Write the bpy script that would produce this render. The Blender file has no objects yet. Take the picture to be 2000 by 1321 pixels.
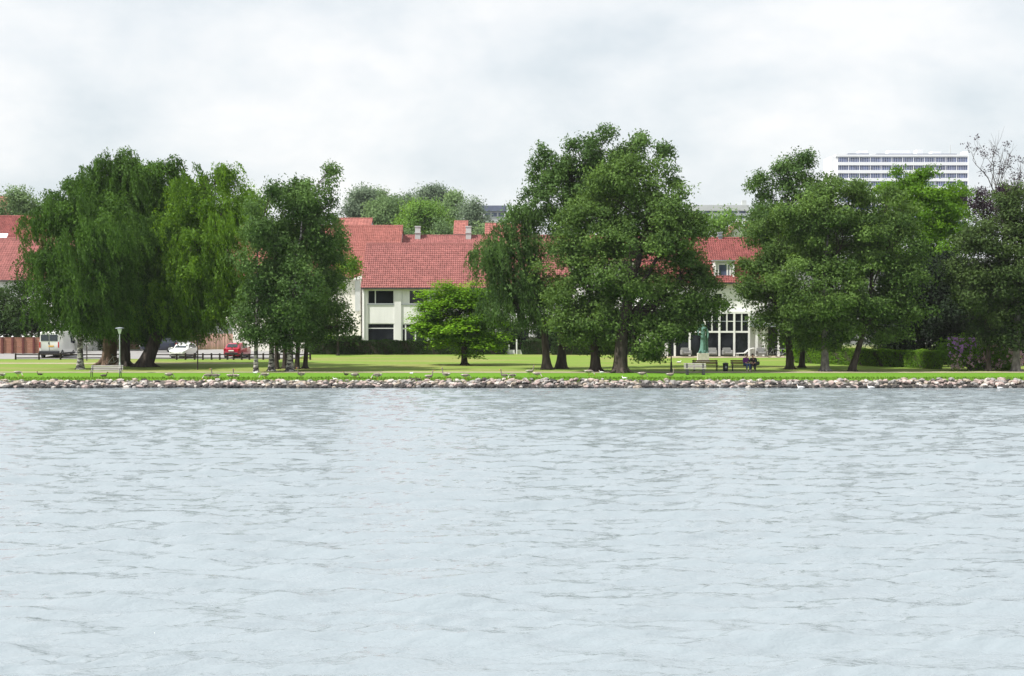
import bpy, math, random
import numpy as np
from mathutils import Vector, Matrix
R = math.radians
random.seed(7)
sc = bpy.context.scene
COL = sc.collection

# ------------------------------------------------------------------ camera
F = 3000.0; CAMZ = 5.0; PITCH = math.atan(49.5 / F)
cam_d = bpy.data.cameras.new('camera'); cam = bpy.data.objects.new('camera', cam_d); COL.objects.link(cam)
cam_d.sensor_width = 36; cam_d.lens = 36 * F / 2000; cam_d.clip_start = 0.5; cam_d.clip_end = 6000
cam.location = (0, 0, CAMZ); cam.rotation_euler = (math.pi / 2 - PITCH, 0, 0)
sc.camera = cam

# ------------------------------------------------------------------ sun and sky
SUN_EL, SUN_AZ = R(55), R(246)            # azimuth measured clockwise from +Y (the view direction)
sund = Vector((math.cos(SUN_EL) * math.sin(SUN_AZ), math.cos(SUN_EL) * math.cos(SUN_AZ), math.sin(SUN_EL)))
sl = bpy.data.lights.new('sun', 'SUN'); sl.energy = 5.0; sl.angle = R(1.0); sl.color = (1.0, 0.965, 0.91)
so = bpy.data.objects.new('sun', sl); COL.objects.link(so); so.location = (0, 60, 80)
so.rotation_euler = (-sund).to_track_quat('-Z', 'Y').to_euler()

world = bpy.data.worlds.new('World'); sc.world = world; world.use_nodes = True
nt = world.node_tree; nt.nodes.clear()
def N(t, typ, **kw):
    n = t.nodes.new(typ)
    for k, v in kw.items(): setattr(n, k, v)
    return n
wo = N(nt, 'ShaderNodeOutputWorld')
sky = N(nt, 'ShaderNodeTexSky', sky_type='NISHITA'); sky.sun_disc = False
sky.sun_elevation = SUN_EL; sky.sun_rotation = SUN_AZ; sky.air_density = 1.2; sky.dust_density = 1.5
bg1 = N(nt, 'ShaderNodeBackground'); bg1.inputs[1].default_value = 0.11
nt.links.new(sky.outputs[0], bg1.inputs[0])
tc = N(nt, 'ShaderNodeTexCoord')
mp = N(nt, 'ShaderNodeMapping'); mp.inputs['Scale'].default_value = (1, 1, 1.9); mp.inputs['Location'].default_value = (0.37, 0.1, 0.22)
nt.links.new(tc.outputs['Generated'], mp.inputs[0])
n1 = N(nt, 'ShaderNodeTexNoise'); n1.inputs['Scale'].default_value = 6.5; n1.inputs['Detail'].default_value = 7; n1.inputs['Roughness'].default_value = 0.55; n1.inputs['Distortion'].default_value = 0.12
nt.links.new(mp.outputs[0], n1.inputs['Vector'])
cr = N(nt, 'ShaderNodeValToRGB')
cr.color_ramp.elements[0].position = 0.34; cr.color_ramp.elements[0].color = (0.76, 0.83, 0.88, 1)
cr.color_ramp.elements[1].position = 0.62; cr.color_ramp.elements[1].color = (1.06, 1.06, 1.06, 1)
e = cr.color_ramp.elements.new(0.48); e.color = (0.91, 0.95, 0.98, 1)
nt.links.new(n1.outputs[0], cr.inputs[0])
bg2 = N(nt, 'ShaderNodeBackground'); bg2.inputs[1].default_value = 0.70
nt.links.new(cr.outputs[0], bg2.inputs[0])
mx = N(nt, 'ShaderNodeMixShader'); mx.inputs[0].default_value = 0.9
nt.links.new(bg1.outputs[0], mx.inputs[1]); nt.links.new(bg2.outputs[0], mx.inputs[2]); nt.links.new(mx.outputs[0], wo.inputs[0])

vs = sc.view_settings; vs.view_transform = 'Standard'; vs.look = 'None'; vs.exposure = 0.5; vs.gamma = 1.0; vs.use_curve_mapping = False
sc.cycles.use_denoising = True
sc.cycles.max_bounces = 6; sc.cycles.transparent_max_bounces = 8

# ------------------------------------------------------------------ pixel -> place
def ray(px, py):
    u = (px - 1000) / F; v = (660.5 - py) / F
    return Vector((u, math.cos(PITCH) + v * math.sin(PITCH), v * math.cos(PITCH) - math.sin(PITCH)))
def at(px, py, Y):
    d = ray(px, py); t = Y / d.y
    return Vector((d.x * t, Y, CAMZ + d.z * t))
GY = [-200, 90, 102.2, 104.7, 106, 125, 145, 156, 172, 200, 260, 330, 450, 600, 900, 2500]
GZ = [-2.5, -2.0, -0.45, 0.34, 0.42, 0.46, 0.52, 0.82, 1.0, 3.0, 9.0, 15, 21, 26, 30, 30]
def gz(y): return float(np.interp(y, GY, GZ))
def gpt(px, py):
    y = 120.0
    d = ray(px, py)
    for _ in range(60):
        y = 0.5 * y + 0.5 * (gz(y) - CAMZ) / d.z * d.y
    return Vector((d.x / d.y * y, y, gz(y)))
def gat(px, Y): return Vector(((px - 1000) / F * Y, Y, gz(Y)))
def mpp(Y): return Y / F

# ------------------------------------------------------------------ mesh helpers
class MB:
    def __init__(s): s.v = []; s.f = []; s.m = []
    def add(s, vs, fs, mi=0):
        o = len(s.v); s.v += [tuple(x) for x in vs]
        for f in fs: s.f.append(tuple(i + o for i in f)); s.m.append(mi)
    def box(s, x0, x1, y0, y1, z0, z1, mi=0):
        s.add([(x0,y0,z0),(x1,y0,z0),(x1,y1,z0),(x0,y1,z0),(x0,y0,z1),(x1,y0,z1),(x1,y1,z1),(x0,y1,z1)],
              [(0,3,2,1),(4,5,6,7),(0,1,5,4),(1,2,6,5),(2,3,7,6),(3,0,4,7)], mi)
    def cbox(s, c, sx, sy, sz, mi=0, rot=None, bev=0):
        x, y, z = sx/2, sy/2, sz/2
        b = min(bev, x, y, z)
        if b <= 0:
            P = [(-x,-y,-z),(x,-y,-z),(x,y,-z),(-x,y,-z),(-x,-y,z),(x,-y,z),(x,y,z),(-x,y,z)]
            fs = [(0,3,2,1),(4,5,6,7),(0,1,5,4),(1,2,6,5),(2,3,7,6),(3,0,4,7)]
        else:
            P = []
            for zz, k in ((-z, b), (-z + b, 0), (z - b, 0), (z, b)):
                P += [(-x+k+b*(k==0)*0,-y+k,zz),(x-k,-y+k,zz),(x-k,y-k,zz),(-x+k,y-k,zz)]
            fs = [(0,3,2,1),(12,13,14,15)]
            for r in range(3):
                for i in range(4):
                    j = (i+1) % 4; fs.append((r*4+i, r*4+j, r*4+4+j, r*4+4+i))
        M = rot if rot else Matrix.Identity(3)
        c = Vector(c)
        s.add([c + M @ Vector(p) for p in P], fs, mi)
    def tube(s, pts, rads, n=8, cap=True, mi=0, squash=None):
        pts = [Vector(p) for p in pts]; vs = []; fs = []
        up = Vector((0.123, 0.972, 0.2)) if abs((pts[-1]-pts[0]).normalized().y) < 0.9 else Vector((1, 0, 0))
        for i, p in enumerate(pts):
            t = (pts[min(i+1, len(pts)-1)] - pts[max(i-1, 0)]).normalized()
            a = t.cross(up).normalized(); b = t.cross(a).normalized()
            r = rads[i] if hasattr(rads, '__len__') else rads
            ra, rb = (r, r) if not hasattr(r, '__len__') else r
            for k in range(n):
                w = 2 * math.pi * k / n
                vs.append(p + a * (ra * math.cos(w)) + b * (rb * math.sin(w)))
        for i in range(len(pts) - 1):
            for k in range(n):
                k2 = (k + 1) % n; fs.append((i*n+k, i*n+k2, (i+1)*n+k2, (i+1)*n+k))
        if cap:
            fs.append(tuple(range(n))[::-1]); fs.append(tuple(range((len(pts)-1)*n, len(pts)*n)))
        s.add(vs, fs, mi)
    def lathe(s, prof, c=(0,0,0), n=12, mi=0, sy=1.0):
        vs = []; fs = []
        for r, z in prof:
            for k in range(n):
                w = 2 * math.pi * k / n; vs.append((c[0] + r*math.cos(w), c[1] + sy*r*math.sin(w), c[2] + z))
        for i in range(len(prof) - 1):
            for k in range(n):
                k2 = (k+1) % n; fs.append((i*n+k, i*n+k2, (i+1)*n+k2, (i+1)*n+k))
        fs.append(tuple(range(n))[::-1]); fs.append(tuple(range((len(prof)-1)*n, len(prof)*n)))
        s.add(vs, fs, mi)
    def build(s, name, mats, parent=None, off=None, smooth=None):
        me = bpy.data.meshes.new(name)
        v = s.v if off is None else [(a-off[0], b-off[1], c-off[2]) for a, b, c in s.v]
        me.from_pydata(v, [], s.f)
        if not isinstance(mats, (list, tuple)): mats = [mats]
        for m in mats: me.materials.append(m)
        if any(s.m): me.polygons.foreach_set('material_index', s.m)
        if smooth is not None:
            me.polygons.foreach_set('use_smooth', [True] * len(me.polygons))
            me.set_sharp_from_angle(angle=R(smooth))
        me.update()
        o = bpy.data.objects.new(name, me); COL.objects.link(o)
        if parent: o.parent = parent
        return o
def npmesh(name, V, Fq, mat, parent=None, off=None, tone=None, smooth=False):
    """numpy verts (n,3), quads (m,4)"""
    me = bpy.data.meshes.new(name)
    V = np.asarray(V, np.float32)
    if off is not None: V = V - np.asarray(off, np.float32)
    Fq = np.asarray(Fq, np.int32); k = Fq.shape[1]
    me.vertices.add(len(V)); me.vertices.foreach_set('co', V.ravel())
    me.loops.add(Fq.size); me.loops.foreach_set('vertex_index', Fq.ravel())
    me.polygons.add(len(Fq)); me.polygons.foreach_set('loop_start', np.arange(0, Fq.size, k, dtype=np.int32))
    me.polygons.foreach_set('loop_total', np.full(len(Fq), k, np.int32))
    if smooth: me.polygons.foreach_set('use_smooth', np.ones(len(Fq), bool))
    me.update(calc_edges=True)
    if tone is not None:
        a = me.attributes.new('tone', 'FLOAT', 'FACE'); a.data.foreach_set('value', np.asarray(tone, np.float32))
    for m in (mat if isinstance(mat, (list, tuple)) else [mat]): me.materials.append(m)
    o = bpy.data.objects.new(name, me); COL.objects.link(o)
    if parent: o.parent = parent
    return o
def tag(o, label, cat, group=None):
    o['label'] = label; o['category'] = cat
    if group: o['group'] = group
    return o
def thing(name, label, cat, loc=(0,0,0), rz=0.0, group=None):
    o = bpy.data.objects.new(name, None); COL.objects.link(o); o.empty_display_size = 0.2
    o.location = loc; o.rotation_euler = (0, 0, rz)
    return tag(o, label, cat, group)
def struct(o): o['kind'] = 'structure'; return o
def stuff(o): o['kind'] = 'stuff'; return o
def copy_tree(o, parent=None):
    c = o.copy(); COL.objects.link(c); c.parent = parent
    for ch in o.children: copy_tree(ch, c)
    return c

# ------------------------------------------------------------------ materials
def pmat(name, col, rough=0.7, var=0.12, scale=6.0, bump=0.0, bscale=30.0, spec=0.4, metal=0.0, stretch=(1,1,1), col2=None, tone=0.0):
    m = bpy.data.materials.new(name); m.use_nodes = True; t = m.node_tree
    b = t.nodes['Principled BSDF']; b.inputs['Roughness'].default_value = rough
    b.inputs['Specular IOR Level'].default_value = spec; b.inputs['Metallic'].default_value = metal
    co = N(t, 'ShaderNodeTexCoord'); mpn = N(t, 'ShaderNodeMapping'); mpn.inputs['Scale'].default_value = stretch
    t.links.new(co.outputs['Object'], mpn.inputs[0])
    no = N(t, 'ShaderNodeTexNoise'); no.inputs['Scale'].default_value = scale; no.inputs['Detail'].default_value = 5
    t.links.new(mpn.outputs[0], no.inputs['Vector'])
    ra = N(t, 'ShaderNodeValToRGB'); e0, e1 = ra.color_ramp.elements; e0.position = 0.3; e1.position = 0.7
    c = np.array(col); c2 = np.array(col2) if col2 else c * (1 + var)
    c1 = c if col2 else c * (1 - var)
    e0.color = (*c1, 1); e1.color = (*np.minimum(c2, 0.95), 1)
    t.links.new(no.outputs[0], ra.inputs[0])
    out = ra.outputs[0]
    if tone:
        at_ = N(t, 'ShaderNodeAttribute'); at_.attribute_name = 'tone'
        mr = N(t, 'ShaderNodeMapRange'); mr.inputs[3].default_value = 1 - tone; mr.inputs[4].default_value = 1 + tone
        t.links.new(at_.outputs['Fac'], mr.inputs[0])
        vm = N(t, 'ShaderNodeVectorMath', operation='SCALE')
        t.links.new(out, vm.inputs[0]); t.links.new(mr.outputs[0], vm.inputs['Scale']); out = vm.outputs[0]
    t.links.new(out, b.inputs['Base Color'])
    if bump:
        n2 = N(t, 'ShaderNodeTexNoise'); n2.inputs['Scale'].default_value = bscale; n2.inputs['Detail'].default_value = 4
        t.links.new(mpn.outputs[0], n2.inputs['Vector'])
        bp = N(t, 'ShaderNodeBump'); bp.inputs['Strength'].default_value = bump; bp.inputs['Distance'].default_value = 0.05
        t.links.new(n2.outputs[0], bp.inputs['Height']); t.links.new(bp.outputs[0], b.inputs['Normal'])
    return m
def leafmat(name, dark, light, trans=0.3, rough=0.7, spec=0.14):
    m = bpy.data.materials.new(name); m.use_nodes = True; t = m.node_tree
    b = t.nodes['Principled BSDF']; o = t.nodes['Material Output']
    b.inputs['Roughness'].default_value = rough; b.inputs['Specular IOR Level'].default_value = spec
    a = N(t, 'ShaderNodeAttribute'); a.attribute_name = 'tone'
    ra = N(t, 'ShaderNodeValToRGB'); e0, e1 = ra.color_ramp.elements; e0.color = (*dark, 1); e1.color = (*light, 1)
    t.links.new(a.outputs['Fac'], ra.inputs[0]); t.links.new(ra.outputs[0], b.inputs['Base Color'])
    tr = N(t, 'ShaderNodeBsdfTranslucent')
    hs = N(t, 'ShaderNodeHueSaturation'); hs.inputs['Saturation'].default_value = 1.15; hs.inputs['Value'].default_value = 1.3; hs.inputs['Hue'].default_value = 0.485
    t.links.new(ra.outputs[0], hs.inputs['Color']); t.links.new(hs.outputs[0], tr.inputs[0])
    ms = N(t, 'ShaderNodeMixShader'); ms.inputs[0].default_value = trans
    t.links.new(b.outputs[0], ms.inputs[1]); t.links.new(tr.outputs[0], ms.inputs[2]); t.links.new(ms.outputs[0], o.inputs[0])
    return m
M = {}
M['bark'] = pmat('dark_bark', (0.055, 0.045, 0.038), 0.9, 0.45, 5, 0.8, 12, 0.1, stretch=(1, 1, 0.3))
M['brown_bark'] = pmat('brown_bark', (0.11, 0.075, 0.055), 0.9, 0.4, 5, 0.8, 12, 0.1, stretch=(1, 1, 0.3))
def birchmat():
    m = bpy.data.materials.new('birch_bark'); m.use_nodes = True; t = m.node_tree; b = t.nodes['Principled BSDF']; b.inputs['Roughness'].default_value = 0.8
    co = N(t, 'ShaderNodeTexCoord'); mp_ = N(t, 'ShaderNodeMapping'); mp_.inputs['Scale'].default_value = (1.2, 1.2, 3.2)
    t.links.new(co.outputs['Object'], mp_.inputs[0]); no = N(t, 'ShaderNodeTexNoise'); no.inputs['Scale'].default_value = 1.5; no.inputs['Detail'].default_value = 5; no.inputs['Roughness'].default_value = 0.65
    t.links.new(mp_.outputs[0], no.inputs[0]); ra = N(t, 'ShaderNodeValToRGB'); e0, e1 = ra.color_ramp.elements
    e0.position = 0.47; e0.color = (0.035, 0.03, 0.03, 1); e1.position = 0.56; e1.color = (0.42, 0.40, 0.37, 1)
    t.links.new(no.outputs[0], ra.inputs[0]); t.links.new(ra.outputs[0], b.inputs['Base Color']); return m
M['birch_bark'] = birchmat()
M['grey_bark'] = pmat('grey_flecked_bark', (0.05, 0.045, 0.042), 0.9, 0.3, 2.2, 0.8, 12, 0.1, stretch=(1.5, 1.5, 1.0), col2=(0.24, 0.225, 0.21))
M['willow'] = leafmat('willow_leaf', (0.016, 0.046, 0.008), (0.115, 0.225, 0.040), 0.32)
M['willow_light'] = leafmat('light_willow_leaf', (0.034, 0.088, 0.010), (0.19, 0.34, 0.045), 0.4)
M['birch'] = leafmat('birch_leaf', (0.019, 0.052, 0.013), (0.145, 0.250, 0.066), 0.32)
M['alder'] = leafmat('broad_leaf', (0.019, 0.050, 0.011), (0.165, 0.270, 0.062), 0.32)
M['dull'] = leafmat('dull_dark_leaf', (0.014, 0.034, 0.009), (0.095, 0.145, 0.040), 0.26)
M['lime'] = leafmat('bright_leaf', (0.05, 0.13, 0.010), (0.19, 0.36, 0.03), 0.45)
M['maple'] = leafmat('maple_leaf', (0.075, 0.18, 0.008), (0.235, 0.44, 0.028), 0.4)
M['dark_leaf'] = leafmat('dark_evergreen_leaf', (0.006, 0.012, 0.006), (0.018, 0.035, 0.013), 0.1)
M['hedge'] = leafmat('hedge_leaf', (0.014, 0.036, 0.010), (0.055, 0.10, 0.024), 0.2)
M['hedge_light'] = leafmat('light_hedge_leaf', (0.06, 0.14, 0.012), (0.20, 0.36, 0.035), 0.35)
M['far_leaf'] = leafmat('far_tree_leaf', (0.06, 0.115, 0.045), (0.25, 0.36, 0.15), 0.35)
M['far_leaf2'] = leafmat('grey_green_leaf', (0.075, 0.115, 0.075), (0.23, 0.30, 0.19), 0.35)
M['far_leaf3'] = leafmat('fresh_green_leaf', (0.07, 0.155, 0.025), (0.24, 0.40, 0.08), 0.35)
M['copper'] = leafmat('copper_leaf', (0.018, 0.012, 0.020), (0.06, 0.035, 0.05), 0.15)
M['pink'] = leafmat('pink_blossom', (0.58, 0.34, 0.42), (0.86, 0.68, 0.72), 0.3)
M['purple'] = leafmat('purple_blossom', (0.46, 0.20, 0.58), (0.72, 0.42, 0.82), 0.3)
M['grassblade'] = leafmat('grass_blade', (0.06, 0.14, 0.012), (0.20, 0.32, 0.05), 0.3)
M['tile'] = pmat('red_clay_tile', (0.315, 0.122, 0.112), 0.75, 0.09, 0.9, 0.2, 20, 0.25, tone=0.22)
M['tile2'] = pmat('orange_clay_tile', (0.335, 0.125, 0.105), 0.75, 0.09, 0.9, 0.2, 20, 0.25, tone=0.2)
M['tile3'] = pmat('weathered_clay_tile', (0.26, 0.082, 0.075), 0.8, 0.14, 0.9, 0.2, 20, 0.25, tone=0.22)
M['wall'] = pmat('white_render', (0.80, 0.795, 0.775), 0.85, 0.09, 0.9, 0.15, 25, 0.2, stretch=(1, 1, 0.22))
M['wall2'] = pmat('cream_render', (0.76, 0.735, 0.67), 0.85, 0.07, 0.8, 0.15, 25, 0.2)
M['tower_white'] = pmat('tower_cladding', (0.80, 0.81, 0.83), 0.8, 0.03, 0.1)
M['wallgrey'] = pmat('grey_render', (0.48, 0.50, 0.49), 0.85, 0.08, 0.8, 0.1, 25, 0.2)
M['paint'] = pmat('white_paint', (0.80, 0.80, 0.79), 0.45, 0.04, 3)
M['glass'] = pmat('dark_window_glass', (0.012, 0.014, 0.018), 0.06, 0.3, 0.7, spec=0.3)
M['glass_blue'] = pmat('sky_window_glass', (0.10, 0.125, 0.20), 0.12, 0.55, 0.55, spec=0.5)
M['zinc'] = pmat('grey_zinc', (0.30, 0.33, 0.36), 0.5, 0.1, 3, metal=0.2)
M['darkmetal'] = pmat('dark_metal', (0.03, 0.03, 0.032), 0.5, 0.2, 5, spec=0.4)
M['concrete'] = pmat('concrete', (0.52, 0.49, 0.44), 0.9, 0.12, 4, 0.3, 30, 0.2)
M['brownwood'] = pmat('brown_wood', (0.13, 0.055, 0.035), 0.7, 0.3, 4, 0.3, 20, 0.2, stretch=(0.4, 4, 4))
M['greywood'] = pmat('weathered_wood', (0.34, 0.32, 0.30), 0.85, 0.2, 4, 0.3, 20, 0.2, stretch=(0.4, 4, 4))
M['railwood'] = pmat('dark_rail_wood', (0.035, 0.028, 0.024), 0.85, 0.3, 4, 0.3, 20, 0.15)
M['fencered'] = pmat('red_stained_board', (0.30, 0.15, 0.105), 0.85, 0.22, 2.5, 0.3, 20, 0.15, stretch=(0.3, 1, 4))
M['fencedark'] = pmat('dark_red_post', (0.12, 0.035, 0.03), 0.85, 0.2, 2.5)
M['fencebrown'] = pmat('brown_plank', (0.27, 0.17, 0.135), 0.9, 0.25, 2.5, 0.3, 20, 0.15, stretch=(4, 1, 0.3), tone=0.25)
M['stone'] = [pmat('shore_stone_%s' % k, c, 0.9, 0.25, 3.5, 0.5, 12, 0.2) for k, c in
              (('grey', (0.26, 0.245, 0.235)), ('pink', (0.34, 0.27, 0.25)), ('pale', (0.46, 0.42, 0.385)), ('dark', (0.055, 0.05, 0.048)), ('tan', (0.32, 0.27, 0.22)))]
M['bank'] = pmat('bank_mud', (0.075, 0.068, 0.058), 0.95, 0.3, 3, 0.4, 12)
M['asphalt'] = pmat('pale_asphalt', (0.25, 0.245, 0.24), 0.9, 0.12, 1.2, 0.2, 30)
M['path'] = pmat('gravel_path', (0.33, 0.285, 0.20), 0.95, 0.16, 1.2, 0.2, 30)
M['earth'] = pmat('bare_earth', (0.30, 0.22, 0.14), 0.95, 0.3, 0.4)

# ------------------------------------------------------------------ terrain
def lawnmat():
    m = bpy.data.materials.new('lawn'); m.use_nodes = True; t = m.node_tree; b = t.nodes['Principled BSDF']
    b.inputs['Roughness'].default_value = 0.95; b.inputs['Specular IOR Level'].default_value = 0.1
    g = N(t, 'ShaderNodeNewGeometry')
    def noise(scale, detail, st=(1, 1, 1)):
        mp_ = N(t, 'ShaderNodeMapping'); mp_.inputs['Scale'].default_value = st; t.links.new(g.outputs['Position'], mp_.inputs[0])
        n = N(t, 'ShaderNodeTexNoise'); n.inputs['Scale'].default_value = scale; n.inputs['Detail'].default_value = detail
        t.links.new(mp_.outputs[0], n.inputs[0]); return n.outputs[0]
    def mix(f, a, b_):
        n = N(t, 'ShaderNodeMix', data_type='RGBA'); t.links.new(f, n.inputs[0])
        for s_, x in ((n.inputs[6], a), (n.inputs[7], b_)):
            if hasattr(x, 'links') or hasattr(x, 'is_linked'): t.links.new(x, s_)
            else: s_.default_value = (*x, 1)
        return n.outputs[2]
    def ramp(f, p0, p1, a=0.0, z=1.0):
        r = N(t, 'ShaderNodeMapRange'); r.inputs[1].default_value = p0; r.inputs[2].default_value = p1; r.inputs[3].default_value = a; r.inputs[4].default_value = z
        t.links.new(f, r.inputs[0]); return r.outputs[0]
    sx = N(t, 'ShaderNodeSeparateXYZ'); t.links.new(g.outputs['Position'], sx.inputs[0])
    wob = noise(0.12, 3)
    ys = N(t, 'ShaderNodeMath', operation='MULTIPLY_ADD'); ys.inputs[1].default_value = 5.0; t.links.new(wob, ys.inputs[0]); t.links.new(sx.outputs['Y'], ys.inputs[2])
    lush, mid, dry = (0.105, 0.235, 0.018), (0.165, 0.245, 0.045), (0.25, 0.235, 0.09)
    c = mix(ramp(ys.outputs[0], 117.5, 120.0), lush, mid)                 # the mown strip by the water is the lushest
    d1 = N(t, 'ShaderNodeMath', operation='MULTIPLY'); t.links.new(ramp(ys.outputs[0], 118.5, 121), d1.inputs[0])
    t.links.new(ramp(noise(0.22, 4, (0.35, 1, 1)), 0.46, 0.62, 0, 0.75), d1.inputs[1])
    c = mix(d1.outputs[0], c, dry)
    c = mix(ramp(noise(3.5, 5), 0.3, 0.7, 0, 0.4), c, (0.09, 0.15, 0.02))
    c = mix(ramp(sx.outputs['Y'], 172, 178), c, (0.10, 0.105, 0.095))      # paved town beyond the park
    t.links.new(c, b.inputs['Base Color'])
    bp = N(t, 'ShaderNodeBump'); bp.inputs['Strength'].default_value = 0.5; bp.inputs['Distance'].default_value = 0.06
    t.links.new(noise(9, 4), bp.inputs['Height']); t.links.new(bp.outputs[0], b.inputs['Normal'])
    return m
M['lawn'] = lawnmat()
ys = sorted(set(GY + [105.3, 110, 115, 120, 130, 140, 150, 165, 185, 230, 290, 390, 520, 750, 1500])); ys = [y for y in ys if y >= 90]
xs = [-2500, -1500, -700, -300, -160, -100, -60, -40, -20, 0, 20, 40, 60, 100, 160, 300, 700, 1500, 2500]
V = [(x, y, gz(y)) for y in ys for x in xs]; n = len(xs)
Q = [(j*n+i, j*n+i+1, (j+1)*n+i+1, (j+1)*n+i) for j in range(len(ys)-1) for i in range(n-1)]
struct(npmesh('ground', V, Q, M['lawn']))
def strip(name, mat, y0, y1, x0, x1, dz=0.015, wob=0.0, seg=60, seed=1):
    rng = np.random.default_rng(seed)
    yy = [y0] + [y for y in ys if y0 < y < y1] + [y1]
    xx = np.linspace(x0, x1, seg + 1); w0 = np.convolve(rng.normal(0, 1, seg + 9), np.ones(9)/9, 'valid') * wob * 3
    w1 = np.convolve(rng.normal(0, 1, seg + 9), np.ones(9)/9, 'valid') * wob * 3
    V = []
    for j, y in enumerate(yy):
        for i, x in enumerate(xx):
            k = j / (len(yy) - 1); y_ = y + (w0[i] if j == 0 else w1[i] if j == len(yy)-1 else 0)
            V.append((x, y_, gz(y_) + dz))
    n = seg + 1
    Q = [(j*n+i, j*n+i+1, (j+1)*n+i+1, (j+1)*n+i) for j in range(len(yy)-1) for i in range(seg)]
    return struct(npmesh(name, V, Q, mat))
strip('lakeside_path', M['path'], 116.4, 118.1, -120, 120, wob=0.18, seed=3)
strip('park_path', M['path'], 135.2, 137.0, -120, gat(505, 136).x, wob=0.3, seed=4)
strip('parking_lot', M['asphalt'], 146.6, 168.5, -130, gat(600, 155).x, wob=0.1, seed=5)
strip('terrace', M['path'], 148.6, 152.5, gat(1270, 150).x, gat(1620, 150).x, wob=0.2, seed=6)

# ------------------------------------------------------------------ water
def watermat():
    m = bpy.data.materials.new('lake_water'); m.use_nodes = True; t = m.node_tree; b = t.nodes['Principled BSDF']
    b.inputs['Base Color'].default_value = (0.238, 0.276, 0.300, 1); b.inputs['Roughness'].default_value = 0.06; b.inputs['IOR'].default_value = 1.333
    g = N(t, 'ShaderNodeNewGeometry'); prev = None
    for sc_, st, dist, off in ((1.6, (0.45, 1, 1), 0.045, 0), (4.2, (0.5, 1, 1), 0.038, 3), (11.0, (0.55, 1, 1), 0.020, 7), (26.0, (0.6, 1, 1), 0.008, 9)):
        mp_ = N(t, 'ShaderNodeMapping'); mp_.inputs['Scale'].default_value = st; mp_.inputs['Location'].default_value = (off, off, 0); mp_.inputs['Rotation'].default_value = (0, 0, R(12 - off * 3))
        t.links.new(g.outputs['Position'], mp_.inputs[0])
        no = N(t, 'ShaderNodeTexNoise'); no.inputs['Scale'].default_value = sc_; no.inputs['Detail'].default_value = 4; no.inputs['Distortion'].default_value = 0.4
        t.links.new(mp_.outputs[0], no.inputs[0])
        bp = N(t, 'ShaderNodeBump'); bp.inputs['Strength'].default_value = 0.9; bp.inputs['Distance'].default_value = dist
        t.links.new(no.outputs[0], bp.inputs['Height'])
        if prev: t.links.new(prev.outputs[0], bp.inputs['Normal'])
        prev = bp
    t.links.new(prev.outputs[0], b.inputs['Normal'])
    return m
M['water'] = watermat()
rng = np.random.default_rng(11)
yr = np.concatenate([[-200, -60, -20, 0, 10], np.geomspace(15, 104.5, 560)])
u = np.linspace(-1, 1, 441); fx = np.sign(u) * (np.abs(u) * 0.52 + np.clip(np.abs(u) - 0.96, 0, 1) ** 1.0 * 120)
Yg, U = np.meshgrid(yr, fx, indexing='ij'); Xg = U * np.maximum(np.abs(Yg), 15) ; Zg = np.zeros_like(Xg)
for i in range(70):
    lam = 0.28 * (3.6 / 0.28) ** (i / 69); th = R(98) + rng.normal(0, 0.42); k = 2 * math.pi / lam
    amp = 0.0095 * lam ** 0.8 / (1 + (lam / 3.0) ** 4); ph = rng.uniform(0, 6.28)
    arg = k * (Xg * math.cos(th) + Yg * math.sin(th)) + ph
    env = 0.5 + 0.5 * np.sin(arg * rng.uniform(0.06, 0.13) + rng.uniform(0, 6.28) + Xg * rng.uniform(0.1, 0.3))
    w = np.sin(arg); Zg += amp * (w + 0.35 * w * w) * env * 1.15
fade = np.clip((104.0 - Yg) / 6, 0.25, 1); Zg *= fade; Zg[:5] = 0; Zg -= Zg[5:].mean()
nr, nc = Xg.shape
Vw = np.stack([Xg, Yg, Zg], -1).reshape(-1, 3); idx = np.arange(nr * nc).reshape(nr, nc)
Qw = np.stack([idx[:-1, :-1], idx[:-1, 1:], idx[1:, 1:], idx[1:, :-1]], -1).reshape(-1, 4)
struct(npmesh('lake_water', Vw, Qw, M['water'], smooth=True))

# ------------------------------------------------------------------ stone bank
bankV = []; bx = np.linspace(-90, 90, 91)
for y, dz in ((102.6, 0.03), (103.6, 0.05), (104.5, 0.04), (105.0, 0.02)):
    for x in bx: bankV.append((x, y, gz(y) + dz))
bankQ = [(j*91+i, j*91+i+1, (j+1)*91+i+1, (j+1)*91+i) for j in range(3) for i in range(90)]
bank = struct(npmesh('stone_bank', bankV, bankQ, M['bank']))
import bmesh
rock_me = []
for k in range(14):
    bm = bmesh.new(); bmesh.ops.create_icosphere(bm, subdivisions=1, radius=0.5)
    r = random.Random(k); 
    for v in bm.verts: v.co *= r.uniform(0.78, 1.12); v.co.z *= 0.72; v.co.x *= 1.15
    me = bpy.data.meshes.new('stone'); bm.to_mesh(me); bm.free(); me.materials.append(M['stone'][[0, 1, 2, 1, 0, 4, 2, 0, 3, 1, 4, 2, 0, 1][k]])
    rock_me.append(me)
rr = random.Random(5); rocks = []
x = -50.0
while x < 50:
    for row in range(5):
        y = 103.15 + row * 0.38 + rr.uniform(-0.2, 0.2)
        s = rr.uniform(0.20, 0.46) * (1.0 if rr.random() < 0.88 else 1.3)
        lift = 0.08 if -2 < x < 6 or x > 26 else 0.0
        rocks.append((x + rr.uniform(-0.3, 0.3), y, max(gz(y), -0.05) + 0.05 + s * rr.uniform(-0.10, 0.16) - 0.035 * max(0, row - 2) + lift * (row > 1), s))
    x += rr.uniform(0.16, 0.25)
front = sorted(rocks, key=lambda q: -q[3] * (1 if abs(q[0]) < 36 else 0.2) * (1.25 if q[1] < 104 else 1))
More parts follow.
